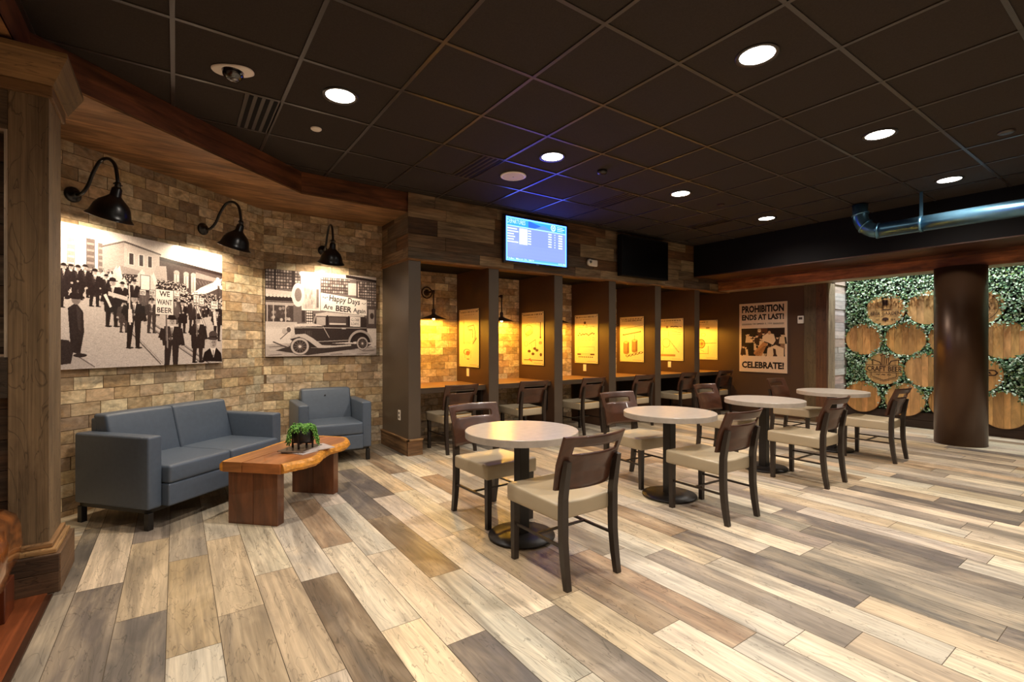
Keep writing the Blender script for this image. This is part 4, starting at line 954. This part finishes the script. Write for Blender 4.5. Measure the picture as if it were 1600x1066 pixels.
# ------------------------------------------------------------------ screens on the bulkhead
def departures():
    c = Canvas(1.035, .575, 330, 184, (150, 160, 250))
    Wc = (255, 255, 245)
    c.rect(0, 0, 1, .2, (70, 170, 225)); c.poly([(.35, .03), (.75, .19), (.35, .19)], (60, 110, 225)); c.poly([(.45, .19), (.60, .08), (.75, .19)], (110, 150, 240))
    c.text('DEPARTURES', .16, .10, .095, .28, (235, 252, 255), .0); c.rect(0, .19, 1, .215, (190, 240, 255))
    c.ell(.765, .10, .043, .08, (225, 250, 255)); c.ell(.765, .10, .025, .045, (70, 170, 225), 1, .6)
    for k in range(3): c.rect(.83, .06+k*.04, .93+.03*(k % 2), .078+k*.04, (225, 250, 255))
    r = random.Random(3)
    for k in range(6):
        y = .25+k*.06
        c.rect(.02, y, .02+[.15, .17, .10, .12, .10, .17][k], y+.026, Wc); c.rect(.345, y, .395, y+.026, Wc); c.rect(.68, y, .735, y+.026, Wc); c.rect(.785, y, .80, y+.024, Wc); c.rect(.855, y, .925, y+.03, Wc)
    c.rect(.205, .235, .335, .60, (255, 253, 240))
    for k in range(8): c.rect(0, .62+k*.035, 1, .635+k*.035, (160, 172, 252), .6)
    c.rect(0, .92, 1, 1, (110, 180, 235)); c.text('Friday, March 22, 2019', .23, .945, .05, .42, Wc, .01); c.text('5:50 PM', .92, .955, .05, .13, Wc, .01)
    e = np.minimum(np.minimum(c.xx*c.w, (1-c.xx)*c.w), np.minimum(c.yy*c.h, (1-c.yy)*c.h)); c.mask(e < .022, (150, 235, 255))
    return c
t = thing('departures_screen', 'lit blue DEPARTURES screen mounted on the reclaimed wood bulkhead', 'screen', (3.475, 5.215, 2.352))
mb = MB(); mb.box(0, 1.10, -.055, -.01, 0, .63); mb.box(.3, .8, -.012, .022, .1, .5); mb.build('housing', M['goosemetal'], t, bevel=.004)
departures().build('display', M['screen'], (.032, -.0565, .03), (1, 0, 0), (0, 0, 1), t, gain=np.array([.50, .58, 2.7]))
mb = MB(); mb.box(.53, .57, -.058, -.055, .008, .02); mb.build('badge', M['screw'], t)
t = thing('black_screen', 'switched-off black screen mounted on the wooden bulkhead near the dark soffit', 'screen', (5.63, 5.215, 2.352))
mb = MB(); mb.box(0, 1.13, -.10, -.01, 0, .64); mb.box(.3, .8, -.012, .022, .1, .5); mb.build('housing', M['dark'], t, bevel=.004)
mb = MB(); mb.box(.02, 1.11, -.1015, -.10, .025, .615); mb.build('display', M['offscreen'], t)
t = thing('emergency_light', 'small white emergency light with round lens between the two screens', 'emergency light', (5.08, 5.238, 2.50))
mb = MB(); mb.box(-.05, .13, -.035, .0, -.045, .055); mb.build('housing', M['white'], t, bevel=.02, seg=4)
mb = MB(); mb.lathe([(.05, .03), (.05, .055), (.04, .065), (.0, .062)], 24, c=(-.05, 0, .005), ax='y'); ln_ = mb.build('lens', M['can'], t)
mb = MB(); mb.lathe([(.022, .064), (.020, .068), (.0, .068)], 20, c=(-.05, 0, .005), ax='y'); mb.build('lamp_centre', M['screw'], ln_)

# ------------------------------------------------------------------ booth counters
for i in range(6):
    a = PX[i]+.152; b = (PX[i+1] if i < 5 else ENDX)-.002
    t = thing('booth_counter', 'brown wooden counter top in the '+BN[i], 'counter', (a, 5.34, 0), 0, 'built-in counters of the booths')
    mb = MB(); mb.box(0, b-a, 0, YB-5.34-.01, .735, .765, 'x', srgb(140, 104, 68)); mb.build('worktop', M['counter'], t, bevel=.002)
    mb = MB(); mb.box(0, b-a, -.004, .02, .70, .764, 'x', srgb(78, 66, 54)); mb.build('front_edge', M['counter'], t)
    mb = MB(); mb.box(b-a-.03, b-a, .06, .70, .35, .734, 'x', srgb(40, 32, 26)); mb.build('counter_shadow', M['counter'], t)  # dark box stands in for the counter's shadow on the partition side

# ------------------------------------------------------------------ upholstery
def cushion(mb, x0, x1, y0, y1, z0, z1, r=.018, crown=.012, ycrown=.004, fn=None):
    """soft rectangular cushion: rounded box with a slightly crowned top"""
    def axis(h, n): return [-h, -h+.12*r, -h+.35*r, -h+.65*r, -h+r]+[(-h+r)+(2*(h-r))*k/n for k in range(1, n)]+[h-r, h-.65*r, h-.35*r, h-.12*r, h]
    hx, hy, hz = (x1-x0)/2, (y1-y0)/2, (z1-z0)/2
    AX, AY, AZ = axis(hx, 8), axis(hy, 8), axis(hz, 3); nx, ny, nz = len(AX)-1, len(AY)-1, len(AZ)-1; vs = {}; P = []; F = []
    def pt(i, j, k):
        if (i, j, k) not in vs:
            p = Vector((AX[i], AY[j], AZ[k])); u, v, w_ = AX[i]/hx, AY[j]/hy, AZ[k]/hz
            q = Vector((max(-hx+r, min(hx-r, p.x)), max(-hy+r, min(hy-r, p.y)), max(-hz+r, min(hz-r, p.z))))
            d = p-q
            if d.length > 0: p = q+d.normalized()*r
            p.z += crown*(1-u*u)*(1-v*v)*(1 if w_ > 0 else -.2)
            p.y += ycrown*(1-u*u)*(1-w_*w_)*(1 if v > 0 else -1)
            if fn: p = fn(p, u, v, w_)
            vs[(i, j, k)] = len(P); P.append((p.x+(x0+x1)/2, p.y+(y0+y1)/2, p.z+(z0+z1)/2))
        return vs[(i, j, k)]
    # remap parameters so that the outermost cells carry the rounding
    def face(f): F.append(tuple(pt(*a) for a in f))
    for i in range(nx):
        for j in range(ny): face([(i, j, nz), (i+1, j, nz), (i+1, j+1, nz), (i, j+1, nz)]); face([(i, j, 0), (i, j+1, 0), (i+1, j+1, 0), (i+1, j, 0)])
    for i in range(nx):
        for k in range(nz): face([(i, 0, k), (i+1, 0, k), (i+1, 0, k+1), (i, 0, k+1)]); face([(i, ny, k), (i, ny, k+1), (i+1, ny, k+1), (i+1, ny, k)])
    for j in range(ny):
        for k in range(nz): face([(0, j, k), (0, j, k+1), (0, j+1, k+1), (0, j+1, k)]); face([(nx, j, k), (nx, j+1, k), (nx, j+1, k+1), (nx, j, k+1)])
    mb.raw(P, F, (1, 1, 1), True)
def couch(name, label, cat, loc, rz, L, D, seats):
    t = thing(name, label, cat, loc, rz); A = .105
    for x0 in (0, L-A):
        mb = MB(); mb.box(x0, x0+A, 0, D, .145, .652); mb.build('armrest', M['leather'], t, bevel=.018, seg=4, smooth=True)
    sl = (L-2*A)/seats
    mb = MB(); mb.box(A+.001, L-A-.001, -.055, D-.02, .148, .306); mb.build('seat_base', M['leather'], t, bevel=.012, seg=3)
    for k in range(seats):
        mb = MB(); cushion(mb, A+k*sl+.002, A+(k+1)*sl-.002, -.062, D-.2, .308, .437, .022, .010); mb.build('seat_cushion', M['leather'], t, merge=True)
        mb = MB()
        sh = Matrix.Identity(4); sh[1][2] = .27; sh.translation = Vector((0, -.27*.44, 0)); mb.T = sh
        cushion(mb, A+k*sl+.001, A+(k+1)*sl-.001, D-.245, D-.11, .40, .775, .022, .006); mb.build('back_cushion', M['leather'], t, merge=True)
    mb = MB(); mb.box(A, L-A, D-.075, D-.005, .15, .745); mb.build('back_frame', M['leather'], t, bevel=.015, seg=3)
    mb = MB()
    for y in (.03, D-.06): mb.box(.02, L-.02, y, y+.03, .118, .146)
    for x in (.02, L-.05): mb.box(x, x+.03, .03, D-.03, .118, .146)
    mb.build('base_frame', M['blackmetal'], t)
    for x in (.012, L-.052):
        for y in (.015, D-.055):
            mb = MB(); mb.box(x, x+.04, y, y+.04, 0, .12); mb.build('leg', M['blackmetal'], t, bevel=.003)
    return t
couch('loveseat', 'blue-grey leather two-seat sofa along the slanted brick wall under the parade photograph', 'sofa', (-.155, 4.15, 0), math.radians(40), 1.27, .70, 2)
couch('armchair', 'blue-grey leather armchair in the brick corner under the old car photograph', 'armchair', (1.045, 5.37, 0), math.radians(-2.5), .76, .68, 1)
mb = MB(); mb.lathe([(.009, 0), (.009, .004), (0, .005)], 14, ax='y'); 
o = mb.build('button', M['blackmetal'], [c for c in bpy.data.objects['armchair'].children if c.name.startswith('back_cushion')][0], loc=(.36, .4905, .70))

# coffee table: slab with live edges on two plank legs
t = thing('coffee_table', 'live-edge wooden slab coffee table on two plank legs in front of the blue-grey sofa', 'coffee table', (.458, 3.90, 0), math.radians(45))
front = [(-.02, -.254), (.06, -.285), (.14, -.325), (.22, -.345), (.30, -.335), (.38, -.305), (.46, -.278), (.54, -.262), (.62, -.27), (.70, -.285), (.78, -.285), (.86, -.265), (.93, -.225), (.985, -.165)]
far = [(1.0, -.10), (1.005, .0), (1.01, .12), (1.0, .23)]
back = [(.9, .262), (.75, .275), (.55, .270), (.35, .262), (.15, .266), (-.02, .255)]
Z0, Z1 = .375, .447
bm = MB(); gap = .004
def slabpart(poly, name, col):
    mb = MB(); n = len(poly); mb.add([(x, y, Z1) for x, y in poly], [(x, y) for x, y in poly], col); mb.add([(x, y, Z0) for x, y in poly[::-1]], [(x, y) for x, y in poly[::-1]], col)
    for i in range(n):
        a, b = poly[i], poly[(i+1) % n]; mb.add([(*a, Z0), (*b, Z0), (*b, Z1), (*a, Z1)], [(a[1]+3, .1), (b[1]+3, .1), (b[1]+3, .17), (a[1]+3, .17)], col)
    mb.build(name, M['slab'], t)
sc = srgb(172, 108, 60)
slabpart([(x, y+.03) for x, y in front]+[(x-.02, y) for x, y in far[:2]]+[(.98, .045), (-.02, .075)], 'slab_board', sc)
slabpart([(-.02, .083), (.98, .053)]+[(.985, .12), (.98, .21)]+[(x, y-.02) for x, y in back], 'slab_board', srgb(182, 120, 68))
def liveedge(poly, sgn, nm):
    r = random.Random(4); vs = []; fs = []; prof = [(-.032, Z1), (-.012, Z1+.001), (.004, Z1-.018), (.010, Z1-.045), (-.002, Z0+.006), (-.030, Z0)]
    P = smooth_path([(x, y, 0) for x, y in poly], 3); n = len(prof)
    for i, p in enumerate(P):
        d = (P[min(i+1, len(P)-1)]-P[max(i-1, 0)]).normalized(); o_ = Vector((d.y, -d.x, 0))
        for k, (a, z) in enumerate(prof): vs.append(tuple(p+o_*(a+(r.uniform(-.005, .005) if 0 < k < 5 else 0))+Vector((0, 0, z))))
    for i in range(len(P)-1):
        for k in range(n-1): fs.append((i*n+k, (i+1)*n+k, (i+1)*n+k+1, i*n+k+1))
    fs.append(tuple(range(n))); fs.append(tuple((len(P)-1)*n+k for k in range(n))[::-1])
    mb = MB(); mb.raw(vs, fs, (1, 1, 1), False); mb.build(nm, M['live'], t)
liveedge(front+far[:3], 1, 'live_edge'); liveedge(far[3:]+back, 1, 'live_edge')
for x in (-.005, .735):
    mb = MB(); c = srgb(110, 66, 38)
    mb.box(x, x+.075, -.195, -.002, 0, .375, 'z', c); mb.box(x, x+.075, .0, .20, 0, .375, 'z', jit(c)); mb.build('plank_leg', M['slab'], t, bevel=.003)
# magazines and the potted plant
def magazine(x, y, z, rz, c, w_=.21, l=.28, th=.006, lab='', parent=None):
    t = thing('magazine', lab, 'magazine', (x, y, z), rz, 'magazines on the coffee table')
    mb = MB(); mb.box(-l/2, l/2, -w_/2, w_/2, .001, th-.001, col=srgb(226, 220, 210)); mb.build('pages', M['paper'], t)
    mb = MB(); mb.box(-l/2-.002, l/2+.002, -w_/2-.002, w_/2+.002, th-.001, th, col=c); mb.box(-l/2-.002, l/2+.002, -w_/2-.002, w_/2+.002, 0, .001, col=c); mb.box(-l/2-.003, l/2+.003, w_/2, w_/2+.003, 0, th, col=c); mb.build('cover', M['paper'], t)
TZ = .4485
magazine(.86, 4.10, TZ, .55, srgb(214, 206, 206), .22, .29, .006, 'wide pale magazine lowest in the pile under the potted plant')
magazine(.90, 4.11, TZ+.0065, .2, srgb(206, 192, 188), .21, .28, .006, 'pale grey magazine in the middle of the pile under the potted plant')
magazine(.82, 4.13, TZ+.013, .85, srgb(78, 62, 52), .21, .28, .007, 'dark-covered magazine on top of the pile directly under the plant stand')
t = thing('potted_plant', 'trailing green succulent in a black pot on legs, on the coffee table magazines', 'potted plant', (.835, 4.125, TZ+.0205), .2)
mb = MB(); mb.lathe([(.0, .045), (.066, .045), (.073, .05), (.075, .165), (.069, .165), (.066, .148), (.0, .148)], 36, cap=False); mb.build('pot', M['blackmetal'], t)
mb = MB(); mb.lathe([(.068, .149), (.03, .155), (0, .153)], 20, cap=False); mb.build('soil', M['soil'], t)
for k in range(4):
    a = PI/4+k*PI/2; mb = MB(); mb.box(.073, .085, -.007, .007, 0, .135); 
    o = mb.build('stand_leg', M['blackmetal'], t); o.rotation_euler = (0, 0, a)
mb = MB(); mb.box(-.073, .073, -.006, .006, .033, .044); mb.box(-.006, .006, -.073, .073, .033, .044); o = mb.build('stand_cross', M['blackmetal'], t); o.rotation_euler = (0, 0, PI/4)
rnd = random.Random(21); mb = MB()
for k in range(150):
    a = rnd.random()*2*PI; q_ = abs((a-(-PI/2-.38)+PI) % (2*PI)-PI); ln = (rnd.uniform(.02, .15) if q_ > 1.0 else rnd.uniform(0, .012)) if k < 120 else .01; r0 = rnd.uniform(.0, .06)
    x, y, z = r0*math.cos(a), r0*math.sin(a), .16; ph = 0; s_ = 0
    step = .008; vx = .010
    while s_ < ln+.05:
        rr = math.hypot(x, y)
        if rr < .083: x += math.cos(a)*step; y += math.sin(a)*step; z += step*rnd.uniform(.05, .55)*(1 if rr < .055 else -.4)
        else: z -= step; x += math.cos(a)*step*.22+rnd.uniform(-.003, .003); y += math.sin(a)*step*.22+rnd.uniform(-.002, .002)
        s_ += step
        if z < .005: break
        c = rnd.choice([srgb(74, 128, 44), srgb(98, 156, 62), srgb(52, 98, 34), srgb(128, 176, 84)]); q = .0062*rnd.uniform(.8, 1.25)
        ox, oy, oz = x+rnd.uniform(-.006, .006), y+rnd.uniform(-.006, .006), z+rnd.uniform(-.003, .003)
        V = [(ox+q, oy, oz), (ox, oy+q, oz), (ox-q, oy, oz), (ox, oy-q, oz), (ox, oy, oz+q*1.2), (ox, oy, oz-q*1.2)]
        mb.raw(V, [(0, 1, 4), (1, 2, 4), (2, 3, 4), (3, 0, 4), (1, 0, 5), (2, 1, 5), (3, 2, 5), (0, 3, 5)], c, True)
mb.build('foliage', M['leaf'], t)

# ------------------------------------------------------------------ cafe tables
def cafetable(x, y, label):
    t = thing('cafe_table', label, 'table', (x, y, 0), 0, 'round cafe tables')
    mb = MB(); mb.lathe([(.380, .676), (.380, .717)], 96, cap=False); mb.lathe([(.380, .717), (.3775, .720)], 96, cap=False); mb.lathe([(.3775, .720), (0, .720)], 96, cap=False); mb.lathe([(0, .676), (.380, .676)], 96, cap=False); mb.build('tabletop', M['concrete'], t)
    mb = MB(); mb.box(-.038, .038, -.038, .038, .02, .676); mb.build('column', M['blackmetal'], t, bevel=.004)
    mb = MB(); mb.lathe([(.222, .008), (.226, .012), (.222, .020), (.10, .028), (.0, .03)], 48, cap=False); mb.lathe([(0, .008), (.222, .008)], 48, cap=False); bp_ = mb.build('base_plate', M['blackmetal'], t)
    mb = MB(); mb.box(-.15, .15, -.03, .03, .655, .6755); mb.box(-.03, .03, -.15, .15, .6545, .6757); mb.build('top_bracket', M['blackmetal'], t)
    for k in range(4):
        a = k*PI/2+.4; mb = MB(); mb.lathe([(.012, 0), (.012, .009)], 10, c=(.2*math.cos(a), .2*math.sin(a), 0)); mb.build('foot', M['screw'], bp_)
cafetable(1.915, 2.63, 'nearest round cafe table, grey stone-look top')
cafetable(3.456, 2.605, 'second round cafe table from the camera')
cafetable(5.038, 2.62, 'third round cafe table from the camera')
cafetable(6.61, 2.60, 'farthest round cafe table, beside the planted barrel wall')

# ------------------------------------------------------------------ chairs (local: sitter faces +y, rear legs at y=0)
def chair():
    t = thing('dining_chair', 'x', 'chair', (0, 0, 0), 0, 'dark walnut cafe chairs with beige seats')
    # seat
    def dish(p, u, v, w_):
        if w_ > 0: p.z += w_*(-.009*(1-u*u)*math.cos(v*1.5)+.006*v)
        p.x *= 1+.025*v
        if abs(w_) < .9: p.z += 0
        return p
    mb = MB(); cushion(mb, -.219, .219, .012, .475, .352, .452, .016, .0, .003, dish); mb.build('seat', M['vinyl'], t, merge=True)
    # legs
    for sx in (-1, 1):
        mb = MB(); x = sx*.187
        for i in range(1): 
            Pp = [(x, .438, 0, .015), (x, .438, .352, .017)]
            mb.tube([(p[0], p[1], p[2]) for p in Pp], [.0235, .028], 4, False)
        lg_ = mb.build('leg', M['legwood'], t)
        mb = MB(); pr = [(0, -.040), (.12, -.020), (.25, -.006), (.38, -.004), (.48, -.006), (.58, -.022), (.68, -.042)]
        mb.tube([(x, y+.0, z) for z, y in pr], [.023, .026, .028, .029, .028, .026, .022], 4, False); mb.build('leg', M['legwood'], t)
        mb = MB(); mb.tube([(x, .0, .215), (x, .43, .215)], .010, 4, False); mb.build('stretcher', M['legwood'], t)
        mb = MB(); mb.lathe([(.012, -.004), (.012, .002)], 8, c=(x, .438, .004)); mb.build('glide', M['screw'], lg_)
    mb = MB(); mb.tube([(-.187, .23, .215), (.187, .23, .215)], .009, 4, False); mb.build('stretcher', M['legwood'], t)
    # bent ply back with a hand slot and a scooped front pad line
    mb = MB(); nu, nv = 24, 14; th = .016
    zs = [.515, .54, .56, .58, .595, .605, .615, .625, .635, .645, .655, .665, .68, .70, .716, .73, .745, .757, .772, .800, .815]
    def bp(u, z, s_):
        tpr = 1 if z > .6 else 1-.02*(.6-z)/.1
        wdt = .226*(.96+.04*(z-.515)/.3)
        f = (z-.515)/.3
        y = .018-(z-.48)*.20+.048*(u*u-.62)-.22*max(0, z-(.605+.05*u*u))
        return (u*wdt, y+(th if s_ else 0), z)
    us = [-1, -.98, -.9, -.80, -.74, -.6, -.45, -.3, -.15, 0, .15, .3, .45, .6, .74, .80, .9, .98, 1]
    P = []; F = []; n2 = len(zs)
    for s_ in (0, 1):
        for u in us:
            for z in zs: P.append(bp(u, z, s_))
    N2 = len(us)*n2; J = lambda i, j, s_: s_*N2+i*n2+j
    hole = lambda i, j: (us[i] >= -.745 and us[i+1] <= .745 and zs[j] >= .715 and zs[j+1] <= .7575)
    for i in range(len(us)-1):
        for j in range(n2-1):
            if hole(i, j):
                continue
            F.append((J(i, j, 0), J(i+1, j, 0), J(i+1, j+1, 0), J(i, j+1, 0))); F.append((J(i, j, 1), J(i, j+1, 1), J(i+1, j+1, 1), J(i+1, j, 1)))
            for (di, dj, a, b) in ((-1, 0, (i, j), (i, j+1)), (1, 0, (i+1, j+1), (i+1, j)), (0, -1, (i+1, j), (i, j)), (0, 1, (i, j+1), (i+1, j+1))):
                ii, jj = i+di, j+dj
                if ii < 0 or jj < 0 or ii >= len(us)-1 or jj >= n2-1 or hole(ii, jj):
                    F.append((J(*a, 0), J(*b, 0), J(*b, 1), J(*a, 1)))
    mb.raw(P, F, srgb(70, 41, 27), False, uvf=lambda p: (p[0]+p[2]*.05, p[2]+p[1])); 
    o = mb.build('backrest', M['walnut'], t, merge=True)
    o.data.polygons.foreach_set('use_smooth', [abs(p.normal.y) > .6 for p in o.data.polygons])
    return t
ch0 = chair(); bpy.context.view_layer.update()
CH = [(1.872, 1.945, 0, 'nearest chair, its back to the camera, at the nearest cafe table'),
      (1.965, 3.30, PI+.03, 'chair facing the camera on the booth side of the nearest cafe table'),
      (3.405, 1.965, -.03, 'chair with its back to the camera at the second cafe table'),
      (3.61, 3.29, PI-.05, 'chair facing the camera on the booth side of the second cafe table'),
      (4.955, 1.955, 0, 'chair with its back to the camera at the third cafe table'),
      (5.17, 3.34, PI+.02, 'chair facing the camera on the booth side of the third cafe table'),
      (6.555, 1.94, .02, 'chair at the farthest cafe table, in front of the barrel wall'),
      (6.82, 3.33, PI, 'chair on the booth side of the farthest cafe table, below the prohibition poster'),
      (2.785, 5.075, .02, 'chair tucked at the counter of the first booth'), (3.85, 5.05, -.03, 'chair tucked at the counter of the second booth'),
      (4.93, 5.05, .02, 'chair tucked at the counter of the third booth'), (6.01, 5.03, 0, 'chair tucked at the counter of the fourth booth'),
      (7.14, 5.03, .03, 'chair tucked at the counter of the fifth booth'), (8.24, 5.03, 0, 'chair tucked at the counter of the last booth')]
for i, (x, y, r_, lab) in enumerate(CH):
    if i == 0: ch0.location = (x, y, 0); ch0['label'] = lab; ch0.rotation_euler = (0, 0, r_)
    else: dup(ch0, (x, y, 0), r_, lab)

# ------------------------------------------------------------------ planted barrel wall
BX = 9.35; BRD = .262; rnd = random.Random(31)
heads = []
def barrel(y, z, label, r=BRD, kind=None, dx=0):
    t = thing('barrel_head', label, 'barrel head', (BX+dx, y, z), 0, 'round oak barrel heads on the planted wall')
    # staves: vertical boards clipped to a disc
    mb = MB(); n = 6; k = -r; base = srgb(*rnd.choice([(216, 168, 106), (206, 152, 88), (196, 146, 86), (224, 176, 112)]))
    if kind in ('craft', 'arrow'): base = srgb(116, 70, 38)
    while k < r-.005:
        w_ = min(rnd.uniform(.07, .12), r-k); ys = np.linspace(k+.001, k+w_-.001, 7); c = jit(base, .16); o_ = rnd.random()*9
        top = [(0, y_, math.sqrt(max(r*r-y_*y_, 0))) for y_ in ys]; bot = [(0, y_, -math.sqrt(max(r*r-y_*y_, 0))) for y_ in ys[::-1]]
        pl = top+bot; mb.add([(0, p[1], p[2]) for p in pl], [(p[2]+o_, p[1]+o_) for p in pl], c)
        k += w_
    mb.build('staves', M['barrel'], t)
    mb = MB(); mb.lathe([(r*.985, -.003), (r, -.004), (r*1.012, .004), (r*1.012, .045), (0, .045)], 56, ax='x', cap=False, col=srgb(120, 76, 40)); mb.build('rim', M['barrel'], t)
    heads.append((y, z, r)); return t
O_, U_, V_, N_ = (-.003, 0, 0), (0, -1, 0), (0, 0, 1), (-1, 0, 0)
def Q(t, txt, u, v, w_, h, b=.02, arc=0): letters('lettering', txt, M['ink'], (-.003, -u, v), U_, V_, N_, w_, h, t, b, .0015, arc)
def strip(t, pts, th=.006):
    mb = MB()
    for (a, b) in zip(pts[:-1], pts[1:]):
        d = Vector((0, -(b[0]-a[0]), b[1]-a[1])); n_ = Vector((0, -d.z, d.y)).normalized()*th/2; A = Vector((-.005, -a[0], a[1])); B = Vector((-.005, -b[0], b[1])); mb.add([A-n_, B-n_, B+n_, A+n_])
    mb.build('burned_mark', M['ink'], t)
# top row
t = barrel(2.915, 1.85, 'round barrel head marked BEER GARDEN, top row beside the white boards')
Q(t, 'BEER GARDEN', 0, -.065, .40, .056, .012); Q(t, 'LOCAL BREWS ON TAP', 0, -.113, .30, .020, .0); Q(t, 'EST', -.10, -.165, .05, .022); Q(t, '2018', .10, -.165, .06, .022)
strip(t, [(-.21, -.02), (.21, -.02)], .004)
strip(t, [(-.035, .16), (-.035, .0), (.075, .0), (.075, .16)], .01); mb = MB(); mb.box(-.005, -.003, -.035, .035, .06, .15); mb.build('burned_mark', M['ink'], t)
strip(t, [(-.04, .13), (-.10, .12), (-.11, .07), (-.08, .035), (-.04, .03)], .007); strip(t, [(-.04, .115), (-.085, .105), (-.09, .07), (-.07, .052), (-.04, .05)], .005)
strip(t, [(-.04, .17), (-.02, .19), (.02, .20), (.06, .19), (.085, .165)], .012); strip(t, [(-.05, -.01), (.09, -.01)], .006); strip(t, [(.02, .14), (.02, .02)], .005); strip(t, [(.05, .14), (.05, .02)], .005)
mb = MB(); vs = [(-.005, .045*math.cos(a), -.165+.035*max(math.sin(a), -.3)) for a in np.linspace(0, 2*PI, 18)[:-1]]; mb.add(vs[::-1]); mb.build('burned_mark', M['ink'], t); strip(t, [(0, -.17), (0, -.20)], .022)
barrel(2.385, 1.85, 'plain barrel head in the top row, just left of the round column')
t = barrel(1.815, 1.82, 'pale barrel head with a ribbon emblem, top row right of the round column')
strip(t, [(.20*math.cos(a), .20*math.sin(a)) for a in np.linspace(0, 2*PI, 40)], .007); strip(t, [(.13*math.cos(a), .13*math.sin(a)) for a in np.linspace(0, PI, 24)], .004)
strip(t, [(-.18, .035), (.165, .035), (.165, -.045), (-.18, -.045), (-.18, .035)], .005); strip(t, [(.15, .05), (.235, .05), (.215, .005), (.235, -.035), (.17, -.035)], .006); Q(t, 'IOWA', .04, -.005, .16, .05, .03)
strip(t, [(.10, -.09), (.12, -.10), (.10, -.12), (.08, -.10), (.10, -.09)], .006)
# second row
for y, l in ((3.21, 'leftmost barrel head of the second row, beside the white boards'), (2.655, 'grey-streaked barrel head in the middle of the second row'), (2.12, 'barrel head of the second row half hidden by the round column'), (1.56, 'barrel head of the second row right of the round column under the ribbon emblem')):
    barrel(y, 1.375 if y > 2 else 1.348, l)
# third row
t = barrel(2.94, .90, 'dark barrel head marked CRAFT BEER, third row')
Q(t, 'CRAFT BEER', .01, -.005, .47, .085, .02); strip(t, [(-.25, .055), (.25, .055)], .008); strip(t, [(-.24, -.065), (.24, -.065)], .008)
strip(t, [(-.15, .06), (-.15, .14), (-.05, .10), (-.03, .06)], .012); strip(t, [(.20, .06), (.20, .14), (.10, .12), (.07, .06)], .012)
for x in (-.02, .01, .04, .07): strip(t, [(x, .20), (x, .07)], .008)
strip(t, [(-.04, .2), (0, .225), (.06, .22), (.09, .2)], .012)
strip(t, [(-.16, -.07), (-.16, -.13), (0, -.19), (.17, -.13), (.17, -.07)], .009); strip(t, [(-.18, -.07), (-.18, -.145), (0, -.21), (.19, -.145), (.19, -.07)], .006); Q(t, '~ ~ ~', 0, -.10, .2, .02)
barrel(2.41, .895, 'plain barrel head in the third row, just left of the round column')
t = barrel(1.825, .87, 'dark barrel head with an arrow band ending in ER, third row right of the column')
strip(t, [(-.22, .055), (.17, .055), (.20, .02), (.17, -.015), (-.22, -.015)], .016); Q(t, 'BEER', .05, .02, .19, .036, .04)
strip(t, [(.0, -.02), (.06, -.06), (.0, -.11), (-.08, -.12)], .010); strip(t, [(-.1, .12), (.03, .10), (.06, .07)], .010); strip(t, [(-.16, -.16), (.09, -.16)], .008)
# bottom row
for y, l in ((3.235, 'leftmost barrel head of the bottom row behind the farthest chair'), (2.665, 'barrel head in the middle of the bottom row, right of the farthest chair back'), (2.12, 'barrel head of the bottom row half hidden by the round column'), (1.565, 'barrel head of the bottom row right of the round column')):
    barrel(y, .425 if y > 2 else .38, l, BRD-.004)
# foliage: individual leaves on the wall between and over the barrel heads
rnd = random.Random(77); mb = MB()
GR = [srgb(74, 104, 66), srgb(94, 130, 86), srgb(122, 156, 114), srgb(50, 76, 46), srgb(160, 184, 148), srgb(190, 210, 180), srgb(206, 222, 198), srgb(72, 118, 82), srgb(104, 128, 60)]
def leafat(x, y, z, s_):
    d = Vector((rnd.uniform(-.8, .1), rnd.uniform(-1, 1), rnd.uniform(-1.2, .4))).normalized(); n_ = Vector((-1, rnd.uniform(-.7, .7), rnd.uniform(-.2, .9))).normalized()
    sdv = d.cross(n_).normalized()*s_*.36; c = Vector((x, y, z)); tip = d*s_
    mb.add([c, c+tip*.5+sdv, c+tip, c+tip*.5-sdv], None, jit(rnd.choice(GR), .2))
def gapz(y, z):                                            # distance outside the nearest barrel head
    return min(math.hypot(y-a, z-b)-r for a, b, r in heads)
cnt = 0
while cnt < 19000:
    y = rnd.uniform(.2, 3.455); z = rnd.uniform(.27, 2.9)
    if z < .42 and rnd.random() < .6: continue
    g = gapz(y, z)
    if y < 1.3: g = 1 if z > .3 else g
    drape = (z > 2.03 and g > -.08 and rnd.random() < .45) or (z > 1.75 and g > -.035 and rnd.random() < .4)
    if g > -.012 or drape:
        leafat((9.365-abs(rnd.gauss(0, .022))) if g > 0 else 9.335-rnd.random()*.035, y, z, rnd.uniform(.024, .044)); cnt += 1
for (a, b, r) in heads:                                     # sprays hanging over the heads from the gaps above
    for k in range(4):
        y0 = a+rnd.uniform(-.2, .2); z0 = b+math.sqrt(max(r*r-(y0-a)**2, 0))
        for j in range(int(rnd.uniform(4, 12))): leafat(9.335-rnd.random()*.03, y0+rnd.uniform(-.02, .02), z0-j*.009, rnd.uniform(.02, .034))
o = mb.build('ivy_leaves', M['leaf']); tag(o, 'mass of small pale green ivy leaves filling the wall around the barrel heads', 'foliage'); o['kind'] = 'stuff'
# wall washers hidden in the cove between the beam and the planted wall
for i, y in enumerate((3.15, 2.55, 1.95, 1.35, .75, .1)):
    t = thing('wall_washer', 'small black wall washer spot in the cove above the planted wall', 'spotlight', (9.05, y, 2.98), 0, 'wall washers above the planted wall')
    mb = MB(); mb.lathe([(.04, 0), (.045, .07), (.0, .07)], 20, cap=False); mb.build('housing', M['dark'], t)
    light('lamp_light', 'SPOT', (0, 0, -.02), P_WASH, (.92, .97, 1.0), t, .025, (math.radians(2), math.radians(-8), 0), 110, .6)
